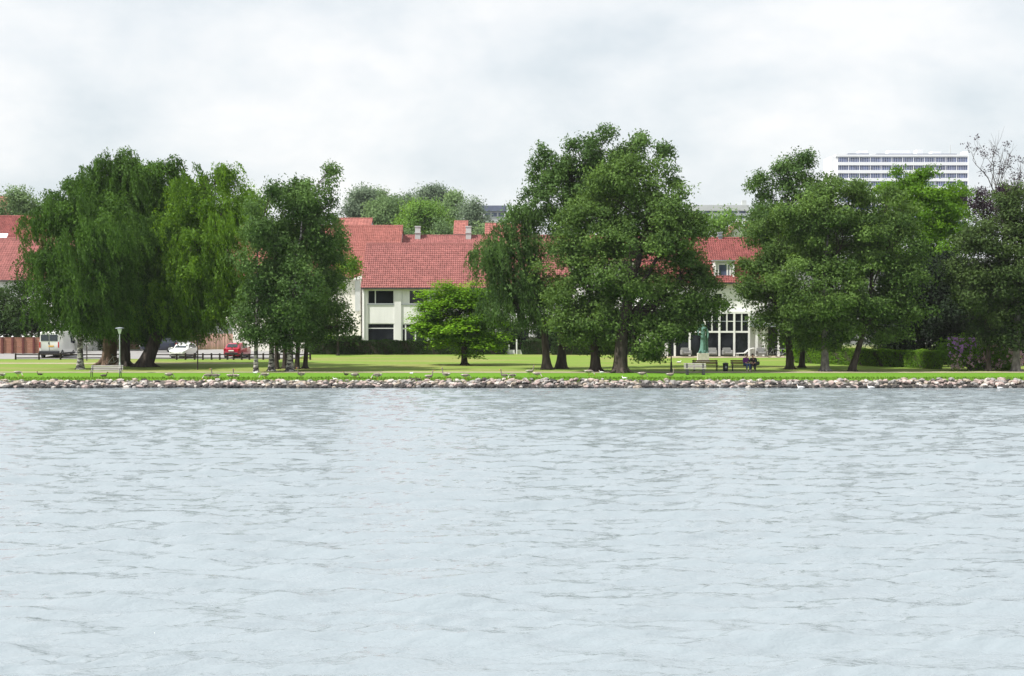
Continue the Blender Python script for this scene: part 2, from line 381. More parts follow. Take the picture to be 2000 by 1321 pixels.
for (x, y, z, s) in front[:300]:
    o = bpy.data.objects.new('stone', rock_me[8] if z < 0.08 and rr.random() < 0.75 else rr.choice(rock_me)); COL.objects.link(o); o.parent = bank
    o.location = (x, y, z); o.scale = (s * rr.uniform(0.85, 1.3), s, s * rr.uniform(0.75, 1.1)); o.rotation_euler = (rr.uniform(-.4, .4), rr.uniform(-.4, .4), rr.uniform(0, 6.28))
rest = MB()
for (x, y, z, s) in front[300:]:
    me = rr.choice(rock_me); Mx = Matrix.Translation((x, y, z)) @ Matrix.Rotation(rr.uniform(0, 6.28), 4, 'Z') @ Matrix.Rotation(rr.uniform(-.4, .4), 4, 'X') @ Matrix.Diagonal((s*1.1, s, s * rr.uniform(0.75, 1.1), 1))
    mi = 3 if z < 0.08 and rr.random() < 0.75 else rr.choice([0, 1, 2, 0, 1, 4, 3])
    rest.add([Mx @ v.co for v in me.vertices], [tuple(p.vertices) for p in me.polygons], mi)
stuff(rest.build('small_stones', M['stone'], bank))

# grass tufts creeping over the stones
rng = np.random.default_rng(21)
def blades(name, n, xr, yr_, h, mat, wid=0.012, seed=0, bias=None):
    rng = np.random.default_rng(seed)
    cx = rng.uniform(*xr, n); cy = rng.uniform(*yr_, n)
    if bias is not None: keep = rng.random(n) < bias(cx, cy); cx, cy = cx[keep], cy[keep]; n = len(cx)
    z = np.interp(cy, GY, GZ); hh = h * rng.uniform(0.5, 1.3, n); a = rng.uniform(0, 6.28, n); lean = rng.normal(0, 0.35, (n, 2)) * hh[:, None]
    b = np.stack([np.cos(a), np.sin(a)], 1) * (wid * rng.uniform(0.7, 1.6, n))[:, None]
    p0 = np.stack([cx - b[:, 0], cy - b[:, 1], z], 1); p1 = np.stack([cx + b[:, 0], cy + b[:, 1], z], 1)
    p2 = np.stack([cx + lean[:, 0] + b[:, 0]*.2, cy + lean[:, 1], z + hh], 1); p3 = np.stack([cx + lean[:, 0] - b[:, 0]*.2, cy + lean[:, 1], z + hh], 1)
    V = np.stack([p0, p1, p2, p3], 1).reshape(-1, 3); Q = np.arange(4 * n).reshape(n, 4)
    return stuff(npmesh(name, V, Q, mat, tone=rng.random(n)))
tag(blades('shore_grass', 26000, (-46, 46), (104.25, 107.5), 0.13, M['grassblade'], 0.03, 3, lambda x, y: np.where(y < 104.9, 0.32 + 0.4*np.sin(x*0.9+np.sin(x*2.3)), 0.5)), 'lush green grass growing along the stone bank', 'grass')

# ------------------------------------------------------------------ trees
def lobes3d(lobes, D, rng, dj=0.45):
    C = []; Rr = []
    for l in lobes:
        px, py, rx, ry = l[:4]; m = mpp(D); rxm, rzm = rx * m, ry * m; d = 0.85 * math.sqrt(rxm * rzm)
        off = l[4] if len(l) > 4 else rng.uniform(-dj, dj) * d
        p = at(px, py, D + off); C.append(p[:]); Rr.append((rxm * 1.04, d, rzm * 1.04))
    return np.array(C), np.array(Rr)
def leafquads(P, T, Nn, ln, wd):
    T = T / (np.linalg.norm(T, axis=1, keepdims=True) + 1e-9); S = np.cross(Nn, T); S /= (np.linalg.norm(S, axis=1, keepdims=True) + 1e-9)
    a = T * (ln / 2)[:, None]; b = S * (wd / 2)[:, None]
    V = np.stack([P - a + b * 0.9, P - a * 0.6 - b * 1.1, P + a], 1).reshape(-1, 3)
    return V, np.arange(len(P) * 3).reshape(-1, 3)
WIND = np.array([0.30, 0.05, 0.0])
def crown(C, Rr, style, dens, leaf, rng, zmin, csize=0.55):
    A = math.pi * Rr[:, 0] * Rr[:, 2]
    P = []; T = []; Nn = []; tone = []; anchors = []
    for c, r, a in zip(C, Rr, A):
        n = max(40, int(dens * a * 2.1)); per = {'weep': 150, 'layer': 70, 'droop': 46, 'broad': 46, 'round': 40}[style]
        nc = max(4, n // per)
        # boughs on the lobe's shell, leaf clusters round each bough
        kpb = 3 if style == 'weep' else 7; nb = max(3, int(nc / kpb)); d = rng.normal(size=(nb, 3)); d /= np.linalg.norm(d, axis=1, keepdims=True)
        if style in ('weep',): d[:, 2] = np.abs(d[:, 2]) * 1.0 - 0.35
        rad = (0.35 + 0.65 * rng.random(nb) ** 0.4) * rng.uniform(0.84, 1.10, nb)
        bc = c + d * r * rad[:, None]
        q = np.full(nb, 9.0)
        for c2, r2 in zip(C, Rr):
            if c2 is c: continue
            q = np.minimum(q, (((bc - c2) / r2) ** 2).sum(1))
        keep = (q > 0.35) | (rng.random(nb) < 0.5)
        bc, d = bc[keep], d[keep]; nb = len(bc); bt = rng.random(nb); k = rng.integers(0, nb, int(nb * kpb))
        k = np.concatenate([k, np.arange(nb)]); nc = len(k); bs = rng.uniform(0.7, 1.3, nb)[k][:, None] * csize / 0.55
        go = np.clip(rng.normal(0, 1, (nc, 3)), -1.8, 1.8) * ((0.46, 0.46, 0.30) if style not in ('layer', 'weep') else (0.6, 0.6, 0.20) if style == 'layer' else (0.8, 0.8, 0.4)) * bs * min(1.0, 0.45 + r.mean() / 4.0)
        cc = bc[k] + go; cc[:, 2] -= 0.12 * (go[:, 0] ** 2 + go[:, 1] ** 2); gu = go / (np.linalg.norm(go, axis=1, keepdims=True) + 1e-6)
        d = d[k] * 0.6 + gu * 0.6; ct = bt[k] ** 1.4 * 0.8 + rng.random(nc) * 0.2
        anchors.append(cc)
        rm = r.mean()
        if style == 'weep':
            ns = 7
            p0 = np.repeat(cc, ns, 0) + rng.normal(0, 0.30 * csize, (nc*ns, 3)); od = np.repeat(d, ns, 0); st = np.repeat(ct, ns)
            L = rng.uniform(0.6, 2.6, nc*ns) * min(1.25, 0.5 + rm / 4); L = np.minimum(L, np.maximum(p0[:, 2] - zmin - rng.uniform(0, 2.4, nc*ns) ** 1.3 * 0.8, 0.35))
            nl = per // ns
            t = (np.arange(nl) + rng.random((nc*ns, nl))) / nl
            Lx = L[:, None]
            out = np.stack([od[:, 0], od[:, 1], np.zeros(len(od))], 1)[:, None, :] * (rng.uniform(0.2, 1.1, (nc*ns, 1)) * np.sqrt(t))[:, :, None]
            wnd = WIND * (t ** 1.6 * Lx * rng.uniform(0.2, 1.3, (nc*ns, 1)))[:, :, None]
            dn = np.zeros(t.shape + (3,)); dn[:, :, 2] = -t * Lx + 0.22 * np.sin(np.minimum(t * 6, 3.14))
            pp = p0[:, None, :] + out + wnd + dn + rng.normal(0, 0.05, t.shape + (3,))
            pp = pp.reshape(-1, 3); m = len(pp)
            tt = np.array([0.16, 0.02, -1.0]) + rng.normal(0, 0.42, (m, 3)); nn = rng.normal(0, 1, (m, 3)); nn[:, 2] = np.abs(nn[:, 2]) * 0.6
            tn = np.repeat(st, nl) * 0.6 + rng.random(m) * 0.4
        else:
            sg = {'layer': (0.46, 0.46, 0.14), 'droop': (0.34, 0.34, 0.30), 'broad': (0.40, 0.40, 0.24), 'round': (0.55, 0.55, 0.45)}[style]
            sg = np.array(sg) * csize / 0.55
            g = np.clip(rng.normal(0, 1, (nc, per, 3)), -1.7, 1.7) * sg * rng.uniform(0.7, 1.35, (nc, 1, 1))
            rr_ = np.linalg.norm(g[:, :, :2], axis=2)
            if style in ('droop', 'layer'): g[:, :, 2] -= rr_ ** 1.5 * (0.55 if style == 'droop' else 0.16)
            g += WIND * (-g[:, :, 2:3]) * 0.3
            pp = (cc[:, None, :] + g).reshape(-1, 3); m = len(pp)
            dd = np.repeat(d, per, 0)
            gn = (g / (sg + 1e-6)).reshape(-1, 3); gn /= np.linalg.norm(gn, axis=1, keepdims=True) + 1e-6
            nn = dd * 0.45 + gn * 0.9 + rng.normal(0, 0.40, (m, 3)) + np.array([0, 0, 0.45 if style != 'layer' else 2.2])
            tt = rng.normal(0, 1, (m, 3)) + dd * 0.6 + np.array([0.25, 0, -0.8 if style == 'droop' else -0.3])
            if style == 'layer': tt[:, 2] *= 0.2
            tn = np.repeat(ct, per) * 0.6 + rng.random(m) * 0.4
        ok = pp[:, 2] > zmin - 0.2
        P.append(pp[ok]); T.append(tt[ok]); Nn.append(nn[ok]); tone.append(tn[ok])
    P = np.concatenate(P); T = np.concatenate(T); Nn = np.concatenate(Nn); tone = np.concatenate(tone)
    ln = leaf * rng.uniform(0.75, 1.4, len(P)); wd = ln * (0.34 if style == 'weep' else 0.66)
    V, Q = leafquads(P, T, Nn, ln, wd)
    return V, Q, tone, np.concatenate(anchors)
def wobble(p, q, n, amp, rr):
    pts = [p.lerp(q, i / n) for i in range(n + 1)]
    for i in range(1, n): pts[i] += Vector((rr.uniform(-amp, amp), rr.uniform(-amp, amp), rr.uniform(-amp, amp) * 0.4))
    return pts
def tree(name, label, base, lobes, style, leafm, bark='bark', r=0.25, dens=190, leaf=0.2, seed=0, group=None, lean=None, flare=1.7, zmin=None, D=None, csize=0.55, twigs=2, topfrac=0.72, cat='tree'):
    rng = np.random.default_rng(seed); rr = random.Random(seed)
    b = base if isinstance(base, Vector) else gpt(*base)
    Dl = D if D else b.y
    C, Rr = lobes3d(lobes, Dl, rng)
    root = thing(name, label, cat, b, 0, group)
    zl = b.z + (zmin if zmin is not None else 1.2)
    V, Q, tone, anch = crown(C, Rr, style, dens, leaf, rng, zl, csize)
    if style == 'weep':
        V2, Q2, t2, _a = crown(C, Rr * 0.93, 'droop', dens * 0.34, leaf * 0.9, rng, zl, csize)
        Q = np.concatenate([Q, Q2 + len(V)]); V = np.concatenate([V, V2]); tone = np.concatenate([tone, t2])
    npmesh('crown', V, Q, leafm, root, off=b, tone=tone)
    # trunk: leans from its foot towards the middle of the crown
    w = Rr[:, 0] * Rr[:, 2]; cen = (C * w[:, None]).sum(0) / w.sum(); ztop = (C[:, 2] + Rr[:, 2]).max(); H = ztop - b.z
    top = Vector((cen[0], cen[1], b.z + H * topfrac)); mb = MB()
    if lean is not None: k1 = b + Vector(lean)
    else: k1 = Vector((b.x + (top.x - b.x) * 0.08, b.y, b.z + H * 0.22))
    ts = []; rs = []
    ts.append(b + Vector((0, 0, -0.25))); rs.append(r * flare * 1.25)
    ts.append(b + Vector((0, 0, 0.05))); rs.append(r * flare)
    ts.append(b.lerp(k1, 0.12) + Vector((0, 0, 0.1))); rs.append(r * (1 + (flare - 1) * 0.45))
    ts.append(b.lerp(k1, 0.35)); rs.append(r * 1.08)
    for i in range(1, 9):
        p = k1.lerp(top, i / 8.0) if i else k1
        p = k1.lerp(top, (i - 1) / 7.0) + Vector((rr.uniform(-1, 1), rr.uniform(-1, 1), 0)) * r * 0.45 * (i > 1)
        ts.append(p); rs.append(r * (0.97 - 0.80 * (i - 1) / 7.0))
    mb.tube(ts, rs, 10, True)
    for k in range(5):        # root flare
        a = k * 1.256 + rr.uniform(-.3, .3); d = Vector((math.cos(a), math.sin(a), 0))
        mb.tube([b + d * r * 0.7 + Vector((0, 0, 0.5 * r * 2)), b + d * r * 1.5 + Vector((0, 0, 0.10)), b + d * r * 2.5 + Vector((0, 0, -0.06))], [r * 0.42, r * 0.36, r * 0.12], 6)
    tr = mb.build('trunk', M[bark], root, off=b, smooth=60)
    br = MB()
    order = rng.permutation(len(anch))
    main = ts[3:]
    for c_, r_ in zip(C, Rr):
        c_ = Vector(c_); zt = min(max(b.z + H * 0.2, c_.z - 0.55 * r_[2] - 0.25 * H * rr.random()), ts[-1].z - 0.3)
        j = min(range(len(main)), key=lambda q: abs(main[q].z - zt)); s = main[j]; lr = max(0.05, rs[3 + j] * 0.5)
        mid = s.lerp(c_, 0.5) + Vector((0, 0, 0.12 * (c_ - s).length))
        tip = c_ + Vector((0, 0, r_[2] * 0.45))
        br.tube([s, s.lerp(mid, 0.5) + Vector((rr.uniform(-.15, .15), rr.uniform(-.15, .15), 0)), mid, mid.lerp(c_, 0.6) + Vector((rr.uniform(-.2, .2), rr.uniform(-.2, .2), rr.uniform(-.1, .2))), c_, tip], [lr, lr * 0.85, lr * 0.65, lr * 0.5, lr * 0.35, 0.015], 6)
        dist = np.linalg.norm((anch - np.array(c_)) / r_, axis=1); near = np.where(dist < 1.15)[0]
        if len(near):
            for q in rng.choice(near, min(len(near), 7 * twigs), replace=False):
                e = Vector(anch[q]); s2 = mid.lerp(c_, rr.uniform(0.2, 1.0)); m2 = s2.lerp(e, 0.5) + Vector((0, 0, 0.1))
                br.tube([s2, m2, e], [lr * 0.26, lr * 0.18, 0.012], 5, False)
    br.build('branches', M['bark'] if bark != 'brown_bark' else M[bark], root, off=b, smooth=60)
    return root

tree('weeping_birch', 'dark weeping birch with black-and-white trunk beside the white van', (157, 722), [(146,395,56,42),(112,435,36,55),(180,440,62,70),(116,515,40,70),(180,540,55,70),(100,500,24,60),(126,590,46,50),(190,610,44,44)],
     'weep', M['willow'], 'birch_bark', 0.21, 230, 0.24, 1, flare=1.8, zmin=1.9)
tree('weeping_willow', 'largest dark weeping willow, its brown trunk behind the lakeside bench', (213, 713), [(226,322,44,34),(275,345,60,45),(190,365,60,48),(330,350,52,44),(240,400,85,55),(315,410,70,60),(270,470,90,70),(345,440,36,60),(220,520,75,70),(310,530,70,75),(255,590,85,60),(320,610,55,50)],
     'weep', M['willow'], 'brown_bark', 0.58, 210, 0.25, 2, flare=1.35, zmin=1.9)
tree('weeping_willow', 'dark willow with black trunk right behind the white lamp post', (243, 716), [(250,470,60,70),(270,560,75,70),(215,610,50,50),(285,630,60,40)],
     'weep', M['willow'], 'bark', 0.44, 170, 0.25, 3, flare=1.3, zmin=1.8)
tree('weeping_willow', 'yellow-green willow with leaning black trunk near the grey hatchback', (283, 717), [(405,365,48,42),(432,338,26,22),(390,420,60,55),(430,430,44,55),(400,490,62,60),(440,510,34,60),(390,550,66,65),(432,570,36,60),(385,615,60,46),(345,580,50,70),(468,405,24,34)],
     'weep', M['willow_light'], 'bark', 0.52, 215, 0.23, 4, flare=1.6, zmin=1.9, lean=(1.3, 0.3, 3.6))
BG = 'birches in the clump beside the red car'
tree('birch_tree', 'slender pale birch at the clump edge nearest the red car', (500, 727), [(512,440,34,48),(492,530,28,55),(498,610,36,45),(540,365,16,32),(488,645,22,25)], 'droop', M['birch'], 'birch_bark', 0.15, 200, 0.19, 5, zmin=1.6)
tree('birch_tree', 'white-barked birch, second pale trunk of the clump from the red car', (530, 725), [(560,400,38,48),(540,490,45,60),(535,590,45,60),(532,650,30,28)], 'droop', M['birch'], 'birch_bark', 0.19, 200, 0.19, 6, zmin=1.6)
tree('birch_tree', 'tallest white-barked birch of the clump, its feathery top leaning right', (566, 726), [(610,380,36,50),(634,345,20,30),(590,465,58,60),(580,560,60,62),(570,640,46,36),(650,400,14,30)], 'droop', M['birch'], 'birch_bark', 0.22, 200, 0.19, 7, zmin=1.6)
for i, (bx_, by_, lb, lab) in enumerate((
    (540, 721, [(545,520,36,55),(540,600,36,50)], 'thin dark-barked birch standing between the two palest trunks'),
    (556, 720, [(575,480,40,60),(565,590,45,55)], 'thick dark-barked birch in the middle of the clump'),
    (580, 721, [(630,460,36,50),(620,550,40,55),(600,625,38,40)], 'dark-barked birch, next to last of the clump towards the hedge'),
    (596, 720, [(642,500,34,50),(640,570,36,45),(628,630,40,38),(655,640,24,28)], 'dark-barked birch at the clump edge nearest the dark hedge'))):
    tree('birch_tree', lab, (bx_, by_), lb, 'droop', M['birch'], 'bark', 0.17, 190, 0.19, 30 + i, zmin=1.6, flare=1.5)
tree('garden_tree', 'light green young tree with bare lower twigs against the cream wall', Vector(gat(660, 153)), [(672,505,22,28),(655,550,22,24),(690,515,14,16),(645,610,20,24),(640,650,26,20)], 'droop', M['willow_light'], 'bark', 0.10, 120, 0.19, 41, zmin=0.4)
tree('maple_tree', 'small bright green maple with layered boughs alone on the lawn', (907, 713.5), [(902,562,44,26),(870,582,34,22),(932,575,36,24),(845,612,32,24),(895,600,56,32),(945,602,32,26),(826,632,20,14),(870,636,46,24),(920,640,50,30),(958,640,22,26),(850,660,34,16),(905,664,52,22),(952,668,26,16),(890,620,60,40)],
     'layer', M['maple'], 'bark', 0.24, 330, 0.22, 8, flare=1.5, zmin=0.75, topfrac=0.6)
CG = 'trees of the central group'
tree('weeping_birch', 'weeping birch trailing long strands beside the bright maple', (1068, 722), [(1000,425,38,34),(985,480,42,48),(1035,465,45,48),(962,510,20,44),(1010,550,48,60),(1055,550,30,60),(985,590,36,50),(1040,610,36,30)],
     'weep', M['birch'], 'bark', 0.28, 190, 0.23, 9, flare=1.9, zmin=2.6)
tree('birch_tree', 'tallest birch, its open crown rising above the broad leafy tree', (1096, 720.5), [(1085,315,42,42),(1135,298,42,36),(1178,280,30,28),(1240,282,32,30),(1295,318,22,36),(1062,375,40,44),(1110,350,50,46),(1160,365,60,60),(1250,350,56,60),(1308,365,12,34),(1042,410,22,36),(1200,330,56,46),(1100,420,50,46)],
     'droop', M['birch'], 'bark', 0.30, 160, 0.20, 10, flare=1.9, zmin=4.0, csize=0.5)
tree('alder_tree', 'leafy alder with slanting dark trunk between the weeping birch and the broad tree', (1163, 726), [(1150,440,60,60),(1110,520,46,60),(1180,530,70,70),(1108,595,36,46),(1150,625,56,46),(1120,655,30,30),(1185,665,40,25)],
     'broad', M['alder'], 'bark', 0.34, 190, 0.20, 11, flare=1.6, zmin=1.2)
tree('alder_tree', 'broad full-leaved tree with the thickest trunk, left of the statue', (1211, 728.5), [(1232,340,62,42),(1200,390,72,52),(1275,420,70,62),(1335,460,44,50),(1345,415,20,32),(1230,500,90,80),(1330,545,60,60),(1378,585,28,36),(1280,600,90,66),(1200,630,60,40),(1285,648,50,26),(1345,615,40,36),(1256,690,8,7),(1276,694,7,6)],
     'broad', M['alder'], 'bark', 0.46, 190, 0.20, 12, flare=1.5, zmin=0.9)
tree('birch_tree', 'tall birch with drooping tips behind the right-hand grove, beside the red roof', Vector(gat(1545, 141)), [(1480,368,26,34),(1543,338,30,36),(1584,328,28,36),(1500,425,42,46),(1560,400,45,50),(1470,410,16,30),(1600,370,18,30)],
     'droop', M['birch'], 'bark', 0.26, 170, 0.21, 13, zmin=3.5)
RG = 'trees of the right-hand grove'
tree('alder_tree', 'leafy tree with dark trunk right beside the seated couple', (1543, 722), [(1482,515,42,48),(1505,580,52,60),(1466,560,26,46),(1535,635,56,45),(1520,465,50,50)], 'broad', M['alder'], 'bark', 0.26, 190, 0.20, 14, flare=1.6, zmin=1.5)
tree('alder_tree', 'slim dark-trunked tree set back between two thicker grove trunks', (1566, 718.5), [(1560,530,60,70),(1572,625,50,46),(1570,480,60,46),(1640,450,60,50),(1700,480,50,50)], 'broad', M['alder'], 'bark', 0.2, 160, 0.20, 15, flare=1.5, zmin=1.8)
tree('alder_tree', 'grove tree with the thick pale-flecked straight trunk before the light hedge', (1611, 725.5), [(1640,385,54,50),(1580,430,60,52),(1645,475,80,66),(1600,565,90,80),(1610,635,70,42)], 'broad', M['alder'], 'grey_bark', 0.26, 190, 0.20, 16, flare=1.6, zmin=1.7)
tree('alder_tree', 'grove tree with thin curved trunk before the light hedge', (1664, 725.5), [(1730,400,56,54),(1745,470,56,60),(1700,550,80,70),(1768,560,44,60),(1700,625,70,42),(1640,640,40,35)], 'broad', M['alder'], 'bark', 0.22, 190, 0.20, 17, flare=1.7, zmin=1.7, lean=(0.9, 0, 3.2))
tree('lime_tree', 'bright fresh-green tree below the apartment tower behind the grove', Vector(gat(1800, 143)), [(1790,378,52,46),(1842,405,42,46),(1755,360,34,26),(1835,470,50,55),(1780,470,60,60),(1800,420,70,60),(1820,560,70,55)], 'broad', M['lime'], 'bark', 0.3, 190, 0.22, 18, zmin=3)
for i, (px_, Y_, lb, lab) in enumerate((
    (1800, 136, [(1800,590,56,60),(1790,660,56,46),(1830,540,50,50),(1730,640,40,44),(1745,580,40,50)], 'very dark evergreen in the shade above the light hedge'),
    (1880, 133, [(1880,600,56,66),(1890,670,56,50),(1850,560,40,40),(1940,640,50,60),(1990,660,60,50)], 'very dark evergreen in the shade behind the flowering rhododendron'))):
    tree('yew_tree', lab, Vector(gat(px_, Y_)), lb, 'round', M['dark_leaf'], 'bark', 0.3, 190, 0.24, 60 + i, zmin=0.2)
tree('alder_tree', 'dark spreading tree with broad pale trunk beside the rhododendron', (1984, 726), [(1955,430,42,42),(2010,405,50,50),(1925,485,50,56),(1985,505,60,66),(1905,570,40,50),(1965,590,60,56),(1995,655,46,36),(2055,520,70,90),(2080,620,60,60)], 'broad', M['dull'], 'grey_bark', 0.26, 190, 0.20, 19, flare=1.6, zmin=1.5)
tree('alder_tree', 'slim-trunked tree standing right in front of the rhododendron', (1931, 725), [(1890,545,36,46),(1925,560,46,50),(1935,630,40,34)], 'broad', M['dull'], 'bark', 0.17, 190, 0.20, 20, zmin=1.8)

# sparse copper tree behind
def bare_tree(px, Y, top_py, seed):
    b = Vector(gat(px, Y)); rr = random.Random(seed); root = thing('copper_beech', 'nearly bare dark purple tree rising behind the dark right-hand tree', 'tree', b)
    mb = MB(); tips = []; H = at(px, top_py, Y).z - b.z
    mb.tube([b, b + Vector((0.2, 0, H*0.3)), b + Vector((-0.1, 0, H*0.55)), b + Vector((0.2, 0.1, H*0.7))], [0.35, 0.27, 0.2, 0.12], 8)
    def grow(p, d, l, r, lev):
        pts = [p]; q = p
        for i in range(4):
            d = (d + Vector((rr.uniform(-.22, .22), rr.uniform(-.22, .22), 0.10))).normalized(); q = q + d * l / 4; pts.append(q)
        mb.tube(pts, [r, r*.85, r*.7, r*.55, r*.4], 5, False); tips.extend(pts[2:])
        if lev < 4:
            for k in range(3 if lev < 3 else 3):
                s = pts[rr.choice([2, 3, 4])]; nd = (d + Vector((rr.uniform(-.9, .9), rr.uniform(-.9, .9), rr.uniform(-.15, .6)))).normalized(); grow(s, nd, l * rr.uniform(.55, .75), r * .5, lev + 1)
    for k in range(11):
        a = k * 0.9; h = H * (0.36 + 0.30 * k / 10); dr = Vector((math.cos(a) * 0.75, math.sin(a) * 0.6, 0.85)).normalized()
        grow(b + Vector((0, 0, h)), dr, H * rr.uniform(0.17, 0.25), 0.10, 1)
    mb.build('trunk', M['bark'], root, off=b)
    rng = np.random.default_rng(seed); tp = np.array([t[:] for t in tips]); zf = (tp[:, 2] - b.z) / H
    pr = np.where(zf < 0.62, 1.0, np.where(zf < 0.78, 0.5, 0.07)); tp = tp[rng.random(len(tp)) < pr]
    P = np.repeat(tp, 26, 0) + rng.normal(0, 0.24, (len(tp)*26, 3)); n = len(P)
    V, Q = leafquads(P, rng.normal(0, 1, (n, 3)), rng.normal(0, 1, (n, 3)) + np.array([0, 0, 1]), np.full(n, 0.22), np.full(n, 0.14))
    npmesh('crown', V, Q, M['copper'], root, off=b, tone=rng.random(n))
bare_tree(1962, 150, 278, 4)

# trees on the slope behind the roofs
far = [(700, 300, [(698,405,24,28),(712,385,14,14)], 'far_leaf2', 'greyish tree behind the roofs, tallest beside the birch clump'),
       (735, 320, [(732,395,28,22),(725,412,36,30)], 'far_leaf', 'pale green tree with an uneven top above the pink far roof'),
       (752, 290, [(750,420,34,32),(760,445,30,22)], 'far_leaf', 'rounded green tree just behind the white gable'),
       (790, 360, [(790,398,15,20),(792,420,22,20)], 'far_leaf2', 'small grey-green treetop between two rounder trees on the slope'),
       (838, 370, [(828,395,22,22),(852,385,16,20),(840,410,34,22)], 'far_leaf2', 'tallest grey-green tree on the slope above the chimneys'),
       (825, 280, [(822,432,38,32),(850,445,30,28),(800,455,22,22)], 'far_leaf3', 'round fresh-green tree directly behind the left chimney'),
       (885, 340, [(886,412,20,30),(880,435,22,26)], 'far_leaf', 'narrow green tree on the slope left of the small pink gable'),
       (918, 300, [(916,425,18,32),(926,402,8,14),(936,444,10,20)], 'far_leaf2', 'pointed grey-green tree beside the far grey house'),
       (868, 270, [(866,455,22,16),(905,462,22,12),(940,460,24,14),(780,462,24,14)], 'far_leaf', 'low green shrubbery showing above the red ridge between chimneys'),
       (37, 225, [(36,398,28,26),(14,410,18,20),(58,405,24,30)], 'far_leaf', 'round green tree above the left-hand red roofs'),
       (480, 200, [(482,392,22,26),(500,415,24,32),(470,430,26,34)], 'willow_light', 'light green tree between the yellow-green willow and the birches'),
       (1395, 225, [(1390,442,40,20),(1360,450,28,18),(1425,432,20,14)], 'far_leaf3', 'bright green shrubs above the red roof with the dormer'),
       (1320, 240, [(1300,450,40,30),(1335,440,24,24)], 'far_leaf', 'green tree behind the broad tree and the dormer roof'),
       (1470, 230, [(1490,470,40,26),(1520,450,40,30)], 'far_leaf', 'green tree beside the small house with yellow gable')]
for i, (px_, Y_, lb, lm, lab) in enumerate(far):
    tree('far_tree', lab, Vector(gat(px_, Y_)), lb, 'round', M[lm], 'bark', 0.3, 95, 0.34 * Y_ / 300 + 0.06, 100 + i, zmin=-1, csize=0.5 + 0.35 * (Y_ / 300), twigs=1, group='trees on the slope behind the roofs')
# shrubs at the left behind the plank wall
for i, (px_, Y_, lb, lm, lab) in enumerate((
    (15, 160, [(14,600,36,44),(30,640,40,34),(-10,650,40,40)], 'hedge', 'dark green shrub behind the red board fence under the left roof'),
    (62, 158, [(60,605,30,44),(70,650,36,36),(45,570,18,24)], 'hedge', 'green shrub behind the red board fence next to the van'),
    (150, 166, [(140,630,60,40),(220,640,60,34),(300,640,60,34)], 'birch', 'green shrubs across the car park behind the willows'),
    (1598, 139, [(1590,655,26,34),(1625,650,30,36),(1560,660,26,30)], 'lime', 'bright green shrub rising above the light clipped hedge'),
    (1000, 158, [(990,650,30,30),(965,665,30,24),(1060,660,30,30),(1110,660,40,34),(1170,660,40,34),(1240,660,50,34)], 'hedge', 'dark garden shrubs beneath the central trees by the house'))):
    tree('garden_shrub', lab, Vector(gat(px_, Y_)), lb, 'round', M[lm], 'bark', 0.1, 130, 0.24, 140 + i, zmin=0.1, csize=0.5, cat='shrub')

# ------------------------------------------------------------------ hedges and rhododendron
def hedge(name, label, p0, p1, h, th, mat, seed, dens=420, leaf=0.11, group=None):
    """clipped hedge from p0 to p1 (ground points), leaves on and just under its faces"""
    rng = np.random.default_rng(seed); p0 = Vector(p0); p1 = Vector(p1); root = thing(name, label, 'hedge', p0, 0, group)
    d = p1 - p0; L = Vector((d.x, d.y, 0)).length; ux = Vector((d.x, d.y, 0)) / L; uy = Vector((-ux.y, ux.x, 0)); sl_ = d.z / L
    core = MB(); k = 0.12
    vs = []
    for (a, b, c) in ((k, -th/2+k, 0), (L-k, -th/2+k, 0), (L-k, th/2-k, 0), (k, th/2-k, 0), (k, -th/2+k, h-k), (L-k, -th/2+k, h-k), (L-k, th/2-k, h-k), (k, th/2-k, h-k)):
        vs.append(p0 + ux*a + uy*b + Vector((0, 0, c + sl_*a)))
    core.add(vs, [(0,3,2,1),(4,5,6,7),(0,1,5,4),(1,2,6,5),(2,3,7,6),(3,0,4,7)])
    core.build('stems', M['bark'], root, off=p0)
    nf = int(dens * L * h); ntp = int(dens * L * th * 0.8); ne = int(dens * th * h)
    a = np.concatenate([rng.uniform(0, L, nf), rng.uniform(0, L, ntp), np.zeros(ne), np.full(ne, L), rng.uniform(0, L, nf // 2)])
    b = np.concatenate([np.full(nf, -th/2), rng.uniform(-th/2, th/2, ntp), rng.uniform(-th/2, th/2, 2*ne), np.full(nf // 2, th/2)])
    z = np.concatenate([rng.uniform(0.02, h, nf), np.full(ntp, h), rng.uniform(0.02, h, 2*ne), rng.uniform(0.02, h, nf // 2)])
    nrm = np.concatenate([np.tile([0, -1, .2], (nf, 1)), np.tile([0, 0, 1], (ntp, 1)), np.tile([-1, 0, .2], (ne, 1)), np.tile([1, 0, .2], (ne, 1)), np.tile([0, 1, .2], (nf // 2, 1))]).astype(float)
    bulge = 0.07 * np.sin(a * 1.7 + np.sin(a * 0.6) * 2 + z * 2.1) + 0.04 * np.sin(a * 5.3 + z * 4)
    depth = -np.abs(rng.normal(0, 0.07, len(a))) + bulge
    q = np.stack([a, b, z], 1) + nrm * depth[:, None]
    U = np.array([ux[:], uy[:], (0, 0, 1)])
    P = np.array(p0[:]) + q @ U; P[:, 2] += sl_ * a; nn = nrm @ U + rng.normal(0, 0.6, (len(a), 3)); tt = rng.normal(0, 1, (len(a), 3))
    ln = leaf * rng.uniform(0.7, 1.5, len(a)); V, Q = leafquads(P, tt, nn, ln, ln * 0.65)
    npmesh('foliage', V, Q, mat, root, off=p0, tone=np.clip(0.35 + bulge * 2.2 + rng.normal(0, 0.25, len(a)), 0, 1))
    return root
hedge('clipped_hedge', 'long dark clipped hedge in front of the white house', gat(606, 155), gat(988, 155), 1.42, 1.0, M['hedge'], 1)
